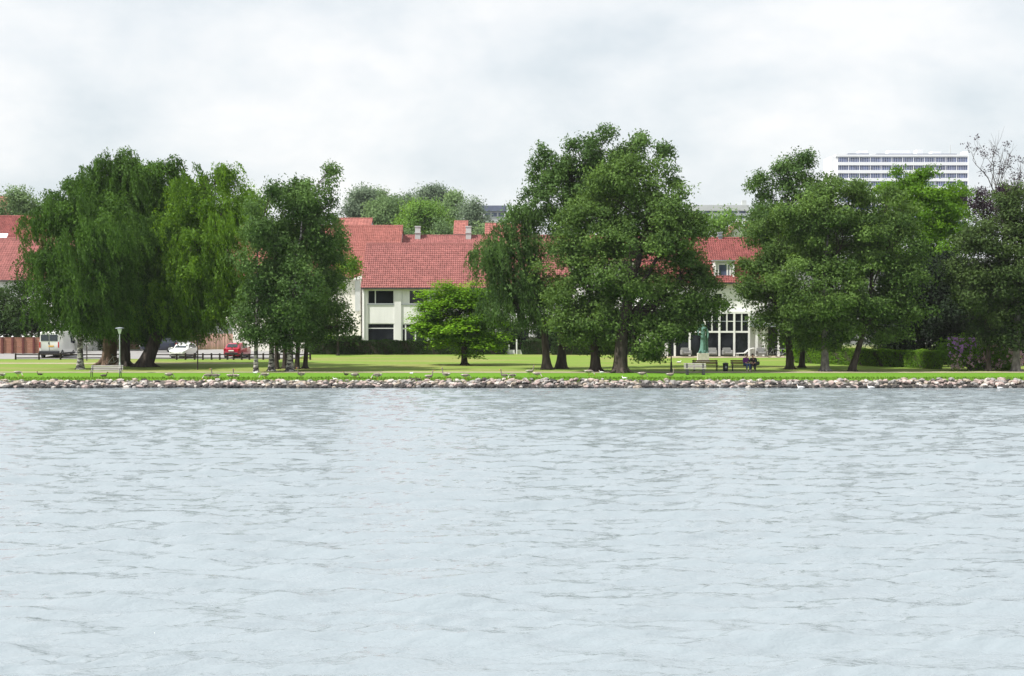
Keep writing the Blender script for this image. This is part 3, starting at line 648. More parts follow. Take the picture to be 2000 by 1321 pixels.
hedge('clipped_hedge', 'short dark hedge below the cream wall behind the long hedge', gat(600, 159.5), gat(706, 159.5), 1.75, 0.8, M['hedge'], 2)
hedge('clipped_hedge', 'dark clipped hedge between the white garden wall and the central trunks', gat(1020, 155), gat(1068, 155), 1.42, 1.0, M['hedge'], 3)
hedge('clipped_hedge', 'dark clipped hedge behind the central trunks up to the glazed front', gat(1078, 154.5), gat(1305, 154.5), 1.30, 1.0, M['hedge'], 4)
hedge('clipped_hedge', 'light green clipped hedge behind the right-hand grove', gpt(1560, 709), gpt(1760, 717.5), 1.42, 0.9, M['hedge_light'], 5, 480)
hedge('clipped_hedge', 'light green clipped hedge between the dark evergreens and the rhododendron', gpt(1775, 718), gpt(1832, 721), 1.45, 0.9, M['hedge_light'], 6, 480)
# white low wall with two gate posts in the gap of the dark hedge
w = gat(1004, 155.6); gw = thing('garden_wall', 'low white garden wall with thin posts in the gap of the dark hedge', 'wall', w)
mb = MB(); 
for a, b in ((990, 1005), (1010, 1023)): mb.box(gat(a, 155.6).x, gat(b, 155.6).x, 155.45, 155.75, w.z - .05, w.z + 0.42)
mb.build('wall', M['paint'], gw, off=w)
for a, t in ((994, 0.9), (1009, 1.55)):
    mb = MB(); x = gat(a, 155.3).x; mb.box(x - .07, x + .07, 155.3, 155.44, w.z - .05, w.z + t); mb.box(x - .09, x + .09, 155.28, 155.46, w.z + t, w.z + t + .04); mb.build('post', M['paint'], gw, off=w)

rb = Vector(gpt(1905, 723.5)); rho = thing('rhododendron', 'large rhododendron with pink and purple blossoms at the lawn edge', 'shrub', rb)
rng = np.random.default_rng(77)
rl = [(1866,688,28,20),(1905,682,32,22),(1940,694,28,18),(1968,703,24,14),(1855,708,20,12),(1900,708,36,12),(1945,712,30,10),(1882,672,20,10)]
C, Rr = lobes3d(rl, rb.y + 0.6, rng, 0.2)
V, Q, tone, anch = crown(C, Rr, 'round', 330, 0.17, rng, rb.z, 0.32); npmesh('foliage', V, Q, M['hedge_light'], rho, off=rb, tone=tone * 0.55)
mb = MB()
for a in anch[::6]: mb.tube([rb + Vector((rng.uniform(-.3, .3), rng.uniform(-.2, .2), -.05)), (rb + Vector(a)) / 2, Vector(a)], [0.04, 0.03, 0.01], 5)
mb.build('stems', M['bark'], rho, off=rb)
def blossoms(name, mat, cond, frac, seed):
    rng = np.random.default_rng(seed); P = []
    for c, r in zip(C, Rr):
        d = rng.normal(size=(150, 3)); d /= np.linalg.norm(d, axis=1, keepdims=True); d = d[(d[:, 1] < 0.35)]
        P.append(c + d * (r * rng.uniform(0.95, 1.05, (len(d), 1)) + 0.30))
    P = np.concatenate(P); px = 1000 + P[:, 0] / P[:, 1] * F; py = 611 + (CAMZ - P[:, 2]) / P[:, 1] * F
    P = P[cond(px, py) & (rng.random(len(P)) < frac) & (P[:, 2] > rb.z + 0.15)]; n = len(P)
    pp = np.repeat(P, 11, 0) + rng.normal(0, 0.055, (n*11, 3)); m = len(pp)
    V, Q = leafquads(pp, rng.normal(0, 1, (m, 3)), rng.normal(0, 1, (m, 3)) + np.array([0, -1, .6]), np.full(m, 0.13), np.full(m, 0.11))
    stuff(npmesh(name, V, Q, mat, rho, off=rb, tone=rng.random(m)))
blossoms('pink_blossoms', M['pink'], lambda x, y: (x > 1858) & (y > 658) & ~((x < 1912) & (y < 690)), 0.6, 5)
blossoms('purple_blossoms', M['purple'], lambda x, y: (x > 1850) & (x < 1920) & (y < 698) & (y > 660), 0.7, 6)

# ------------------------------------------------------------------ buildings
def tiles(name, mat, P00, U, Vv, parent, off, tw=0.30, th=0.40, seed=0):
    """pantiles over the roof plane with corner P00, width vector U, slope vector Vv"""
    P00, U, Vv = (np.array(a[:], float) for a in (P00, U, Vv)); lu, lv = np.linalg.norm(U), np.linalg.norm(Vv); u, v = U/lu, Vv/lv; n = np.cross(u, v)
    if n[2] < 0: n = -n
    nu, nv = max(2, round(lu/tw)), max(2, round(lv/th)); tw, th = lu/nu, lv/nv; rng = np.random.default_rng(seed)
    ii, jj = np.meshgrid(np.arange(nu), np.arange(nv)); ii = ii.ravel(); jj = jj.ravel(); m = len(ii)
    prof = [(0.0, 0.035), (0.22, 0.085), (0.45, 0.04), (0.72, 0.004), (1.0, 0.03)]
    rows = []
    jz = rng.normal(0, 0.006, m)
    for (e, lift) in ((-0.06, 0.055), (1.0, 0.012)):
        for (a, h) in prof:
            rows.append(P00 + u * ((ii + a) * tw)[:, None] + v * ((jj + e) * th)[:, None] + n * (h + lift + jz)[:, None])
    for (a, h) in prof: rows.append(P00 + u * ((ii + a) * tw)[:, None] + v * ((jj - 0.06) * th)[:, None] + n * (0.005 + h * 0.2))
    V = np.stack(rows, 1).reshape(-1, 3); Q = []
    for k in range(4): Q += [[k, k+1, 6+k, 5+k], [10+k, 11+k, k+1, k]]
    Q = (np.array(Q)[None] + (np.arange(m) * 15)[:, None, None]).reshape(-1, 4)
    return stuff(npmesh(name, V, Q, mat, parent, off=off, tone=np.repeat(np.clip(rng.normal(0.5, 0.24, m), 0, 1), 8)))
def wall_open(mb, x0, x1, z0, z1, y, ops, rec=0.18, mi=0):
    """front wall plane at y with rectangular openings (a,b,c,d)= x0,x1,z0,z1 and reveals"""
    X = sorted(set([x0, x1] + [o[0] for o in ops] + [o[1] for o in ops])); Z = sorted(set([z0, z1] + [o[2] for o in ops] + [o[3] for o in ops]))
    for a, b in zip(X, X[1:]):
        for c, d in zip(Z, Z[1:]):
            cx, cz = (a+b)/2, (c+d)/2
            if any(o[0] < cx < o[1] and o[2] < cz < o[3] for o in ops): continue
            mb.add([(a, y, c), (b, y, c), (b, y, d), (a, y, d)], [(0, 1, 2, 3)], mi)
    for a, b, c, d in ops:
        mb.add([(a, y, c), (b, y, c), (b, y, d), (a, y, d), (a, y+rec, c), (b, y+rec, c), (b, y+rec, d), (a, y+rec, d)], [(0, 4, 5, 1), (1, 5, 6, 2), (2, 6, 7, 3), (3, 7, 4, 0)], mi)
def window(parent, off, a, b, c, d, y, splits=(), hsplits=(), fw=0.07, sill=True, glass='glass', frame='paint', name='window'):
    """frame ring with bars in the opening, panes and sill as sub-parts"""
    mb = MB(); y0, y1 = y + 0.06, y + 0.15
    mb.box(a, a+fw, y0, y1, c, d); mb.box(b-fw, b, y0, y1, c, d); mb.box(a+fw, b-fw, y0, y1, c, c+fw); mb.box(a+fw, b-fw, y0, y1, d-fw, d)
    for s in splits: mb.box(s-fw*.6, s+fw*.6, y0+.005, y1-.005, c+fw, d-fw)
    for s in hsplits: mb.box(a+fw, b-fw, y0+.008, y1-.008, s-fw*.6, s+fw*.6)
    o = mb.build(name, M[frame], parent, off=off)
    xs_ = [a+fw*.5] + sorted(splits) + [b-fw*.5]; zs_ = [c+fw*.5] + sorted(hsplits) + [d-fw*.5]
    for p, q in zip(xs_, xs_[1:]):
        for r_, s_ in zip(zs_, zs_[1:]):
            g = MB(); g.box(p+.01, q-.01, y+0.10, y+0.115, r_+.01, s_-.01); g.build('pane', M[glass], o, off=off).parent = o
    if sill:
        s = MB(); s.box(a-.08, b+.08, y-0.07, y+0.10, c-.06, c-.002); s.build('sill', M['zinc'], o, off=off)
    return o
def house(name, label, px0, px1, D, eave_py, ridge_py, half, wallm, tilem, base=None, tiled=True, wins=(), over=0.35, group=None, tw=0.23, th=0.34, mpx=None, gable=True):
    """ridge parallel to the shore; D = front wall, half = half depth"""
    Dm = D; x0, x1 = (px0-1000)/F*Dm, (px1-1000)/F*Dm; ze = at(1000, eave_py, D-over).z; zr = at(1000, ridge_py, D+half).z
    zb = (gz(D) if base is None else base) - 0.3; off = Vector(((x0+x1)/2, D, gz(D) if base is None else base))
    root = thing(name, label, 'house', off, 0, group)
    zw = ze + (zr-ze) * over/(half+over) - 0.12
    mb = MB(); wall_open(mb, x0, x1, zb, zw, D, [w_[:4] for w_ in wins]); y1 = D + 2*half
    mb.add([(x0, D, zb), (x0, D, zw), (x0, D+half, zr-.14), (x0, y1, zw), (x0, y1, zb)], [(0, 1, 2, 3, 4)]); mb.add([(x1, D, zb), (x1, D, zw), (x1, D+half, zr-.14), (x1, y1, zw), (x1, y1, zb)], [(4, 3, 2, 1, 0)])
    mb.add([(x0, y1, zb), (x1, y1, zb), (x1, y1, zw), (x0, y1, zw)], [(1, 0, 3, 2)])
    if wins: mb.add([(x0+.05, D+.5, zb), (x1-.05, D+.5, zb), (x1-.05, D+.5, zw), (x0+.05, D+.5, zw)], [(0, 1, 2, 3)])
    mb.build('wall', M[wallm], root, off=off)
    rf = MB(); ov = 0.12; t = 0.1; ye, yb = D-over, D+2*half+over
    pr = [(ye, ze-t), (D+half, zr-t), (yb, ze-t), (yb, ze), (D+half, zr), (ye, ze)]
    n6 = len(pr); rf.add([(x0-ov, a, b) for a, b in pr] + [(x1+ov, a, b) for a, b in pr], [(i, (i+1) % n6, n6+(i+1) % n6, n6+i) for i in range(n6)] + [(0, 5, 4, 1), (1, 4, 3, 2), (6, 7, 10, 11), (7, 8, 9, 10)])
    roof = rf.build('roof', M[tilem], root, off=off)
    if tiled:
        tiles('roof_tiles', M[tilem], (x0-ov, ye-.04, ze), (x1-x0+2*ov, 0, 0), (0, half+over, zr-ze), roof, off, tw, th, abs(int(px0)))
    rc = MB(); n_ = max(3, int((x1-x0)/0.42)); 
    for i in range(n_):
        a = x0-ov + (x1-x0+2*ov)*i/n_; b = x0-ov + (x1-x0+2*ov)*(i+1)/n_
        rc.tube([(a, D+half, zr+.03), (b+.02, D+half, zr+.05)], [0.15, 0.17], 7)
    rc.build('ridge_cap', M[tilem], roof, off=off)
    g = MB(); g.tube([(x0-ov, ye-.09, ze-.05), (x1+ov, ye-.09, ze-.05)], 0.07, 6); g.build('gutter', M['darkmetal'], roof, off=off)
    return root, off, x0, x1, ze, zr
def chimney(parent, off, px, py0, py1, D, w, mat='wallgrey', cap=True):
    c = at(px, py0, D); b = at(px, py1, D); mb = MB()
    mb.box(c.x-w/2, c.x+w/2, D-w/2, D+w/2, b.z-.6, c.z-.12); mb.box(c.x-w/2-.07, c.x+w/2+.07, D-w/2-.07, D+w/2+.07, b.z+(c.z-b.z)*.42, b.z+(c.z-b.z)*.42+.1); mb.box(c.x-w/2-.05, c.x+w/2+.05, D-w/2-.05, D+w/2+.05, c.z-.12, c.z)
    return mb.build('chimney', M[mat], parent, off=off)
def pz(py, D): return at(1000, py, D).z
def pxx(px, D): return (px-1000)/F*D
# --- white two-storey house facing the lake
D = 160.0; wins = []; spec = []
for k in range(6):
    a = 718 + 66*k; A, B = pxx(a, D), pxx(a+52, D)
    wins.append((A, B, pz(594.5, D), pz(566.5, D))); spec.append(('u', A, B, k))
    wins.append((A, B, gz(D)+0.05, pz(632, D))); spec.append(('l', A, B, k))
hA, off, x0, x1, ze, zr = house('white_house', 'white two-storey house with red tiled roof behind the dark hedge', 707.5, 1115, D, 563, 478, 5.6, 'wall', 'tile', wins=wins)
for (kind, A, B, k), w_ in zip(spec, wins):
    if kind == 'u':
        o = window(hA, off, *w_, D, splits=(A + (B-A)*0.29,), fw=0.09)
        if k in (1, 4):
            cu = MB(); cu.box(A+.1, A+(B-A)*0.27, D+.085, D+.098, w_[2]+.1, w_[3]-.1); cu.build('curtain', M['paint'], o, off=off)
    elif k == 1: window(hA, off, *w_, D, splits=(A+.42, A+1.45), hsplits=(pz(642, D),), fw=0.12, sill=False, name='glazed_door')
    else: window(hA, off, *w_, D, hsplits=(pz(641.5, D),), fw=0.07, sill=False)
for k in range(7):      # piers stand a little proud of the wall panels
    a = 770.5 + 66*(k-1) if k else 708.5; mb = MB(); wpx = 13 if k else 9
    mb.box(pxx(a, D), pxx(a+wpx, D), D-0.12, D-0.003, gz(D)-.3, ze-.02); mb.build('pier', M['wall'], hA, off=off)
mb = MB(); mb.tube([(pxx(711, D), D-.2, ze-.1), (pxx(711, D), D-.2, gz(D))], 0.055, 8); mb.build('downpipe', M['paint'], hA, off=off)
# --- cream wing left of it, with the orange roof
hB, off, x0, x1, ze, zr = house('cream_house', 'cream-walled house wing with orange tiled roof left of the white house', 455, 704, 164.0, 543, 491, 5.0, 'wall2', 'tile2')
mb = MB(); mb.box(pxx(694, 164), pxx(704, 164)-.02, 163.9, 163.995, pz(608, 164), pz(548, 164)); mb.build('grey_panel', M['wallgrey'], hB, off=off)
mb = MB(); a, b = pxx(690, 163.4), pxx(706, 163.4); mb.add([(a, 163.4, pz(548, 163.4)), (b, 163.4, pz(544, 163.4)), (b, 163.4, pz(538, 163.4)), (a, 163.4, pz(544.5, 163.4)), (a, 163.9, pz(548, 163.4)), (b, 163.9, pz(544, 163.4)), (b, 163.9, pz(538, 163.4)), (a, 163.9, pz(544.5, 163.4))], [(0,1,2,3),(7,6,5,4),(0,4,5,1),(1,5,6,2),(2,6,7,3),(3,7,4,0)]); mb.build('parapet', M['paint'], hB, off=off)
house('orange_roofed_house', 'tall house with bright orange-red roof and white gable behind the white house', 440, 778, 176.0, 520, 443, 6.0, 'wall', 'tile2', base=4.0)
hC, off, x0, x1, ze, zr = house('terraced_house', 'long red roof with two grey chimneys behind the white house', 779.5, 1290, 178.0, 510, 462, 5.0, 'wall', 'tile', base=4.0)
chimney(hC, off, 816, 442, 466, 182.5, 0.62); chimney(hC, off, 915, 442, 466, 182.5, 0.62)
# --- house with the dormer and the glazed garden front
D = 152.0
hR, off, x0, x1, ze, zr = house('garden_house', 'white house with darker red roof, dormer and glazed garden front', 1255, 1500, D, 553, 467, 5.7, 'wall', 'tile3', wins=[(pxx(1394, D), pxx(1411, D), pz(598, D), pz(573, D))])
window(hR, off, pxx(1394, D), pxx(1411, D), pz(598, D), pz(573, D), D, fw=0.06)
chimney(hR, off, 1406, 454, 468, 157.7, 0.35, 'zinc')
# dormer
dy = D + 0.35; dm = MB(); A, B, z0, z1 = pxx(1395, dy), pxx(1434, dy), pz(547, dy), pz(510, dy)
dm.box(A, A+.16, dy, dy+3.4, z0, z1); dm.box(B-.16, B, dy, dy+3.4, z0, z1); dm.box(A+.16, B-.16, dy+.03, dy+3.4, z1-.14, z1-.002); dm.box(A+.16, B-.16, dy+.03, dy+3.2, z0, z0+.14)
dm.box(A+.16, B-.16, dy+.26, dy+3.2, z0+.14, z1-.14)
dor = dm.build('dormer', M['paint'], hR, off=off)
mb = MB(); mb.box(A-.12, B+.12, dy-.14, dy+3.9, z1+.002, z1+.09); mb.build('dormer_roof', M['zinc'], dor, off=off)
window(dor, off, A+.34, B-.34, z0+.18, z1-.24, dy+.05, fw=0.13, splits=(A+(B-A)*.66,), glass='glass_blue', name='dormer_window').parent = dor
# glazed front: posts, transom, panes
Dg = D - 0.5; zt, zm, zb = pz(613, Dg), pz(648.5, Dg), gz(Dg)
gf = MB(); gf.box(pxx(1303, Dg), pxx(1466, Dg), Dg-.06, D-.004, zt, zt+.22); gf.build('fascia', M['paint'], hR, off=off)
gf = MB(); gf.box(pxx(1303, Dg), pxx(1463.5, Dg), Dg-.04, Dg+.1, zm-.09, zm+.09); gf.build('transom', M['paint'], hR, off=off)
posts = [1303, 1318, 1347, 1376, 1405, 1434, 1463]
for p in posts:
    gf = MB(); gf.box(pxx(p, Dg)-.1, pxx(p, Dg)+.1, Dg-.07, Dg+.12, zb-.1, zt-.002); gf.build('post', M['paint'], hR, off=off)
for p, q in zip(posts, posts[1:]):
    m_ = (p+q)/2
    g = MB(); g.box(pxx(p, Dg)+.1, pxx(q, Dg)-.1, Dg+.02, Dg+.05, zb, zm-.09); g.build('pane', M['glass'], hR, off=off)
    for a, b in ((p, m_), (m_, q)):
        g = MB(); g.box(pxx(a, Dg)+.1, pxx(b, Dg)-.06, Dg+.02, Dg+.05, zm+.09, zt); g.build('pane', M['glass'], hR, off=off)
    g = MB(); g.box(pxx(m_, Dg)-.06, pxx(m_, Dg)+.06, Dg-.03, Dg+.08, zm+.09, zt-.003); g.build('mullion', M['paint'], hR, off=off)
    if p in (1376, 1405, 1434):
        for a, b in ((p, m_), (m_, q)):
            g = MB(); zz = zt - .75; g.box(pxx(a, Dg)+.1, pxx(b, Dg)-.06, Dg-.01, Dg+.06, zz-.04, zz+.04); g.build('glazing_bar', M['paint' if (a, b) == (1419.5, 1434) else 'zinc'], hR, off=off)
# veranda to its right
vp = thing('veranda', 'white-posted dark veranda between the glazed front and the grove', 'veranda', gat(1500, Dg)); vo = vp.location.copy()
for p in (1478, 1492, 1521, 1550):
    g = MB(); g.box(pxx(p, Dg)-.1, pxx(p, Dg)+.1, Dg-.07, Dg+.12, zb-.1, zb+2.9); g.build('post', M['paint'], vp, off=vo)
g = MB(); g.box(pxx(1466, Dg), pxx(1556, Dg), Dg-.3, Dg+2.6, zb+2.902, zb+3.1); g.build('roof', M['zinc'], vp, off=vo)
g = MB(); g.box(pxx(1466, Dg), pxx(1556, Dg), Dg+2.4, Dg+2.6, zb-.1, zb+2.898); g.build('wall', M['darkmetal'], vp, off=vo)
# --- houses at the left edge
hJ, off, x0, x1, ze, zr = house('red_roofed_house', 'white house with steep red tiled roof behind the red board fence', -160, 190, 165.0, 548, 468, 6.0, 'wall', 'tile', wins=[(pxx(-12, 165), pxx(9, 165), pz(590, 165), pz(561, 165))], tw=0.28, th=0.36)
window(hJ, off, pxx(-12, 165), pxx(9, 165), pz(590, 165), pz(561, 165), 165, fw=0.08)
hK, off, x0, x1, ze, zr = house('weathered_roof_house', 'house with faded red roof and skylight above the steep red roof', -200, 175, 181.0, 490, 424, 6.0, 'wall', 'tile3', base=4.0)
mb = MB(); mb.cbox(at(5, 463, 182.2) + Vector((0, -.1, .1)), 1.2, 0.9, 0.1, rot=Matrix.Rotation(R(40), 3, 'X')); mb.build('skylight', M['paint'], hK, off=off)
house('hillside_house', 'red roof peeping out beside the round tree above the left houses', -250, 15, 262.0, 430, 385, 5.0, 'wall', 'tile2', base=12, tw=0.5, th=0.6)
# --- houses up the slope
house('hillside_house', 'pale pink roof just above the bright orange roof', 648, 722, 232.0, 452, 428, 4.0, 'wallgrey', 'tile2', base=8, tw=0.5, th=0.6)
house('hillside_house', 'small pink roof between the slope trees beside the right chimney', 887, 912, 262.0, 458, 433, 3.5, 'wall2', 'tile2', base=11, tw=0.5, th=0.6)
house('hillside_house', 'orange roof sliver right of the chimney behind the weeping birch', 948, 1020, 250.0, 470, 438, 3.5, 'wall2', 'tile2', base=10, tw=0.5, th=0.6)
# house with yellow gable towards the lake
Dh = 235.0; hh = thing('yellow_gable_house', 'small house with yellow gable and orange roof above the dormer roof', 'house', Vector((pxx(1452, Dh), Dh, gz(Dh)))); ho = hh.location.copy()
a, b, c_ = pxx(1430, Dh), pxx(1456, Dh), pxx(1443, Dh); zt_, ze_, zb_ = pz(434, Dh), pz(450, Dh), gz(Dh)-.5
mb = MB(); mb.add([(a, Dh, zb_), (b, Dh, zb_), (b, Dh, ze_), (c_, Dh, zt_), (a, Dh, ze_), (a, Dh+9, zb_), (b, Dh+9, zb_), (b, Dh+9, ze_), (c_, Dh+9, zt_), (a, Dh+9, ze_)], [(0,1,2,3,4),(9,8,7,6,5),(0,4,9,5),(1,6,7,2)]); mb.build('wall', M['wall2'], hh, off=ho)
mb = MB()
for s, e_ in ((a-.5, 1), (b+.5, -1)):
    mb.add([(s, Dh-.4, ze_-.45), (c_, Dh-.4, zt_+.12), (c_, Dh+9.4, zt_+.12), (s, Dh+9.4, ze_-.45), (s, Dh-.4, ze_-.65), (c_, Dh-.4, zt_-.08), (c_, Dh+9.4, zt_-.08), (s, Dh+9.4, ze_-.65)], [(0,1,2,3),(7,6,5,4),(0,4,5,1),(3,2,6,7),(0,3,7,4)])
mb.build('roof', M['tile2'], hh, off=ho)
mb = MB(); mb.box(b+.52, pxx(1482, Dh), Dh+1.5, Dh+7, zb_, pz(458, Dh)); mb.build('side_wing', M['wall'], hh, off=ho)
tiles('side_roof_tiles', M['tile2'], (b+.45, Dh+1.2, pz(459, Dh)), (pxx(1484, Dh)-b, 0, 0), (0, 3.2, 2.3), hh, ho, 0.5, 0.6)
# far flat-topped buildings
def flatblock(name, label, px0, px1, py0, py1, D, depth, mats, roofh=0.8, bays=6, winrow=None):
    x0, x1 = pxx(px0, D), pxx(px1, D); zt, zb = pz(py0, D), gz(D)-1; off = Vector(((x0+x1)/2, D, gz(D))); root = thing(name, label, 'building', off)
    mb = MB(); mb.box(x0, x1, D, D+depth, zb, zt-roofh); mb.build('wall', M[mats[0]], root, off=off)
    mb = MB(); mb.box(x0-.5, x1+.5, D-.5, D+depth+.5, zt-roofh+.002, zt); mb.build('roof', M[mats[1]], root, off=off)
    if winrow:
        for py_a, py_b in winrow:
            for k in range(bays):
                a = x0 + (x1-x0)*(k+.12)/bays; b = x0 + (x1-x0)*(k+.88)/bays; g = MB(); g.box(a, b, D-.06, D-.004, pz(py_b, D), pz(py_a, D)); g.build('window', M['glass_blue'], root, off=off)
    return root
M['slate'] = pmat('blue_slate', (0.13, 0.15, 0.22), 0.6, 0.15, 1)
flatblock('far_grey_house', 'distant grey house with dark blue top between slope trees and weeping birch', 946, 985, 402, 440, 330, 8, ('wallgrey', 'slate'), 1.2, 3, [(416, 423)])
g = flatblock('far_long_building', 'distant long low building with flat grey roof above the dormer roof', 1340, 1458, 401, 430, 350, 12, ('tower_white', 'wallgrey'), 1.3, 7, [(411, 417), (422, 427)])
mb = MB(); c = at(1453, 392, 352); mb.box(c.x-.5, c.x+.5, 351.5, 352.5, c.z-2, c.z); mb.build('stack', M['wallgrey'], g, off=g.location)
M['tower_glass'] = pmat('blue_tower_glass', (0.07, 0.095, 0.20), 0.25, 0.6, 0.5, spec=0.4)
# apartment tower
D = 600.0; x0, x1 = pxx(1634, D), pxx(1891, D); zt = pz(303, D); off = Vector(((x0+x1)/2, D, gz(D))); tw_ = thing('apartment_tower', 'distant wide white high-rise with rows of blue window bands', 'building', off)
fl = (pz(305, D) - pz(305+15.6, D)); nfl = 10
mb = MB(); mb.box(x0-2.2, x0+.2, D+1, D+15, gz(D)-2, zt-.3); mb.build('stair_tower', M['tower_white'], tw_, off=off)
mb = MB(); mb.box(x0+.25, x1, D+.3, D+14, gz(D)-2, zt-.6); mb.box(x1-.5, x1+.02, D-.15, D+14.1, gz(D)-2, zt+.15); mb.build('wall', M['tower_white'], tw_, off=off)
mb = MB(); mb.box(x0-.5, x1-.52, D-.1, D+14.3, zt-.598, zt+.2); mb.build('roof', M['tower_white'], tw_, off=off)
gm = None
for k in range(nfl):
    ztop = zt - 0.9 - fl*k; mb = MB(); mb.box(x0+.26, x1-.52, D-.05, D+.295, ztop-fl, ztop-fl*.6); mb.build('spandrel', M['tower_white'], tw_, off=off)
    for j in range(12):
        a = x0+.3 + (x1-x0-.85)*j/12; b = x0+.3 + (x1-x0-.85)*(j+1)/12
        mb = MB(); mb.box(a+.06, b-.06, D+.18, D+.29, ztop-fl*.6+.02, ztop-.02)
        for q in range(1, 6): xx_ = a + (b-a)*q/6; mb.box(xx_-.035, xx_+.035, D+.12, D+.178, ztop-fl*.6+.03, ztop-.03, 1)
        mb.box(a-.12, a+.12, D+.05, D+.28, ztop-fl*.6+.01, ztop-.01, 1)
        mb.build('window', [M['tower_glass'], M['tower_white']], tw_, off=off)
for (a, b, h, m_) in ((1676, 1692, 10, 'tower_white'), (1733, 1776, 11, 'tower_white'), (1788, 1799, 12, 'tower_white'), (1818, 1835, 9, 'tower_white'), (1880, 1888, 9, 'tower_white'), (1650, 1690, 2.5, 'slate'), (1705, 1860, 2.0, 'slate')):
    mb = MB(); mb.box(pxx(a, D+6), pxx(b, D+6), D+5 + (h < 4)*-4, D+10, zt+.202, zt+.2+h*mpp(D)); mb.build('roof_plant', M[m_], tw_, off=off)
mb = MB(); mb.tube([(pxx(1860, D), D+4, zt), (pxx(1860, D), D+4, zt+4.3)], [.25, .12], 6); mb.build('mast', M['wallgrey'], tw_, off=off)

# ------------------------------------------------------------------ fences
Y = 156.0; b0 = gat(30, Y); fr = thing('board_fence', 'red board fence with dark posts at the car park edge', 'fence', b0)
pos = [-36, -15.5, 4.5, 24.5, 45.0, 66.0, 86]
for p, q in zip(pos, pos[1:]):
    pn = MB(); a, b = pxx(p, Y)+.1, pxx(q, Y)-.1
    for k in range(7): z = b0.z + .06 + k*.222; pn.box(a, b, Y+.02, Y+.05+.012*(k % 2), z, z+.214)
    pn.box(a, b, Y+.0, Y+.09, b0.z+1.622, b0.z+1.67); pn.build('panel', M['fencered'], fr, off=b0)
for p in pos:
    m_ = MB(); x = pxx(p, Y); m_.box(x-.095, x+.095, Y-.12, Y+.1, b0.z-.2, b0.z+1.72); m_.add([(x-.11, Y-.14, b0.z+1.722), (x+.11, Y-.14, b0.z+1.722), (x+.11, Y+.12, b0.z+1.722), (x-.11, Y+.12, b0.z+1.722), (x, Y-.01, b0.z+1.85)], [(3,2,1,0),(0,1,4),(1,2,4),(2,3,4),(3,0,4)], 1); m_.build('post', [M['fencedark'], M['paint']], fr, off=b0)
def plankfence(label, p0, p1, Y, h, seed):
    rng = np.random.default_rng(seed); b0 = gat((p0+p1)/2, Y); fr = thing('plank_fence', label, 'fence', b0); x = pxx(p0, Y); xe = pxx(p1, Y); k = 0
    while x < xe:
        V = []; Q = []; tn = []
        for i in range(11):
            if x >= xe: break
            w_ = .17; hz = h + rng.normal(0, .015); y = Y + rng.normal(0, .006); o = len(V)
            for (dx, dy, z) in ((0,0,0),(w_-.018,0,0),(w_-.018,.03,0),(0,.03,0),(0,0,hz),(w_-.018,0,hz),(w_-.018,.03,hz),(0,.03,hz)): V.append((x+dx, y+dy, b0.z+z-.02))
            Q += [[o+a for a in f] for f in ((4,5,6,7),(0,1,5,4),(1,2,6,5),(2,3,7,6),(3,0,4,7))]; tn += [rng.random()]*5; x += w_
        npmesh('panel', V, Q, M['fencebrown'], fr, off=b0, tone=tn)
        p = MB(); p.box(x-.05, x+.05, Y+.04, Y+.14, b0.z-.2, b0.z+h-.1); p.build('post', M['railwood'], fr, off=b0)
plankfence('brown plank fence across the car park behind the grey hatchback and red car', 372, 640, 168.8, 1.75, 3)
plankfence('low brown plank fence across the car park behind the willow trunks', 110, 300, 169.5, 1.0, 4)
def railfence(label, posts, Y, seed, ends=True):
    rr = random.Random(seed); b0 = gat(posts[0], Y); fr = thing('rail_fence', label, 'fence', b0)
    for p in posts:
        x = pxx(p, Y); h = .62 + rr.uniform(-.03, .05); m_ = MB(); m_.tube([(x, Y, b0.z-.2), (x+rr.uniform(-.02, .02), Y, b0.z+h)], [.095, .085], 8); m_.build('post', M['railwood'], fr, off=b0)
    for p, q in zip(posts, posts[1:]):
        for z in (.17, .50):
            m_ = MB(); m_.tube([(pxx(p, Y), Y, b0.z+z), (pxx(q, Y), Y, b0.z+z+rr.uniform(-.02, .02))], [.05, .05], 6); m_.build('rail', M['railwood'], fr, off=b0)
railfence('low dark rail fence in front of the white van', [30, 76, 118, 160, 203, 253], 145.6, 1)
railfence('low dark rail fence in front of the grey hatchback and red car', [296, 345, 362, 380, 396, 413, 429, 444, 456, 472, 487, 514, 545, 578, 606], 145.4, 2)

# ------------------------------------------------------------------ vehicles
M['black_rubber'] = pmat('tyre_rubber', (0.015, 0.015, 0.015), 0.9, 0.1)
M['rim'] = pmat('wheel_rim', (0.45, 0.46, 0.47), 0.35, 0.05, metal=0.6)
M['redlamp'] = pmat('tail_lamp_red', (0.45, 0.01, 0.015), 0.2, 0.05)
M['clearlamp'] = pmat('headlamp_clear', (0.75, 0.77, 0.78), 0.1, 0.05, spec=0.8)
M['plate_white'] = pmat('plate_white', (0.75, 0.75, 0.72), 0.5, 0.03)
M['plate_yellow'] = pmat('plate_yellow', (0.62, 0.36, 0.06), 0.5, 0.05)
M['plastic'] = pmat('black_plastic', (0.02, 0.021, 0.026), 0.55, 0.1)
M['carglass'] = pmat('car_glass', (0.03, 0.04, 0.05), 0.08, 0.2, spec=0.6)
def carpaint(name, c):
    m = pmat(name, c, 0.32, 0.02, spec=0.5); m.node_tree.nodes['Principled BSDF'].inputs['Coat Weight'].default_value = 0.6; return m
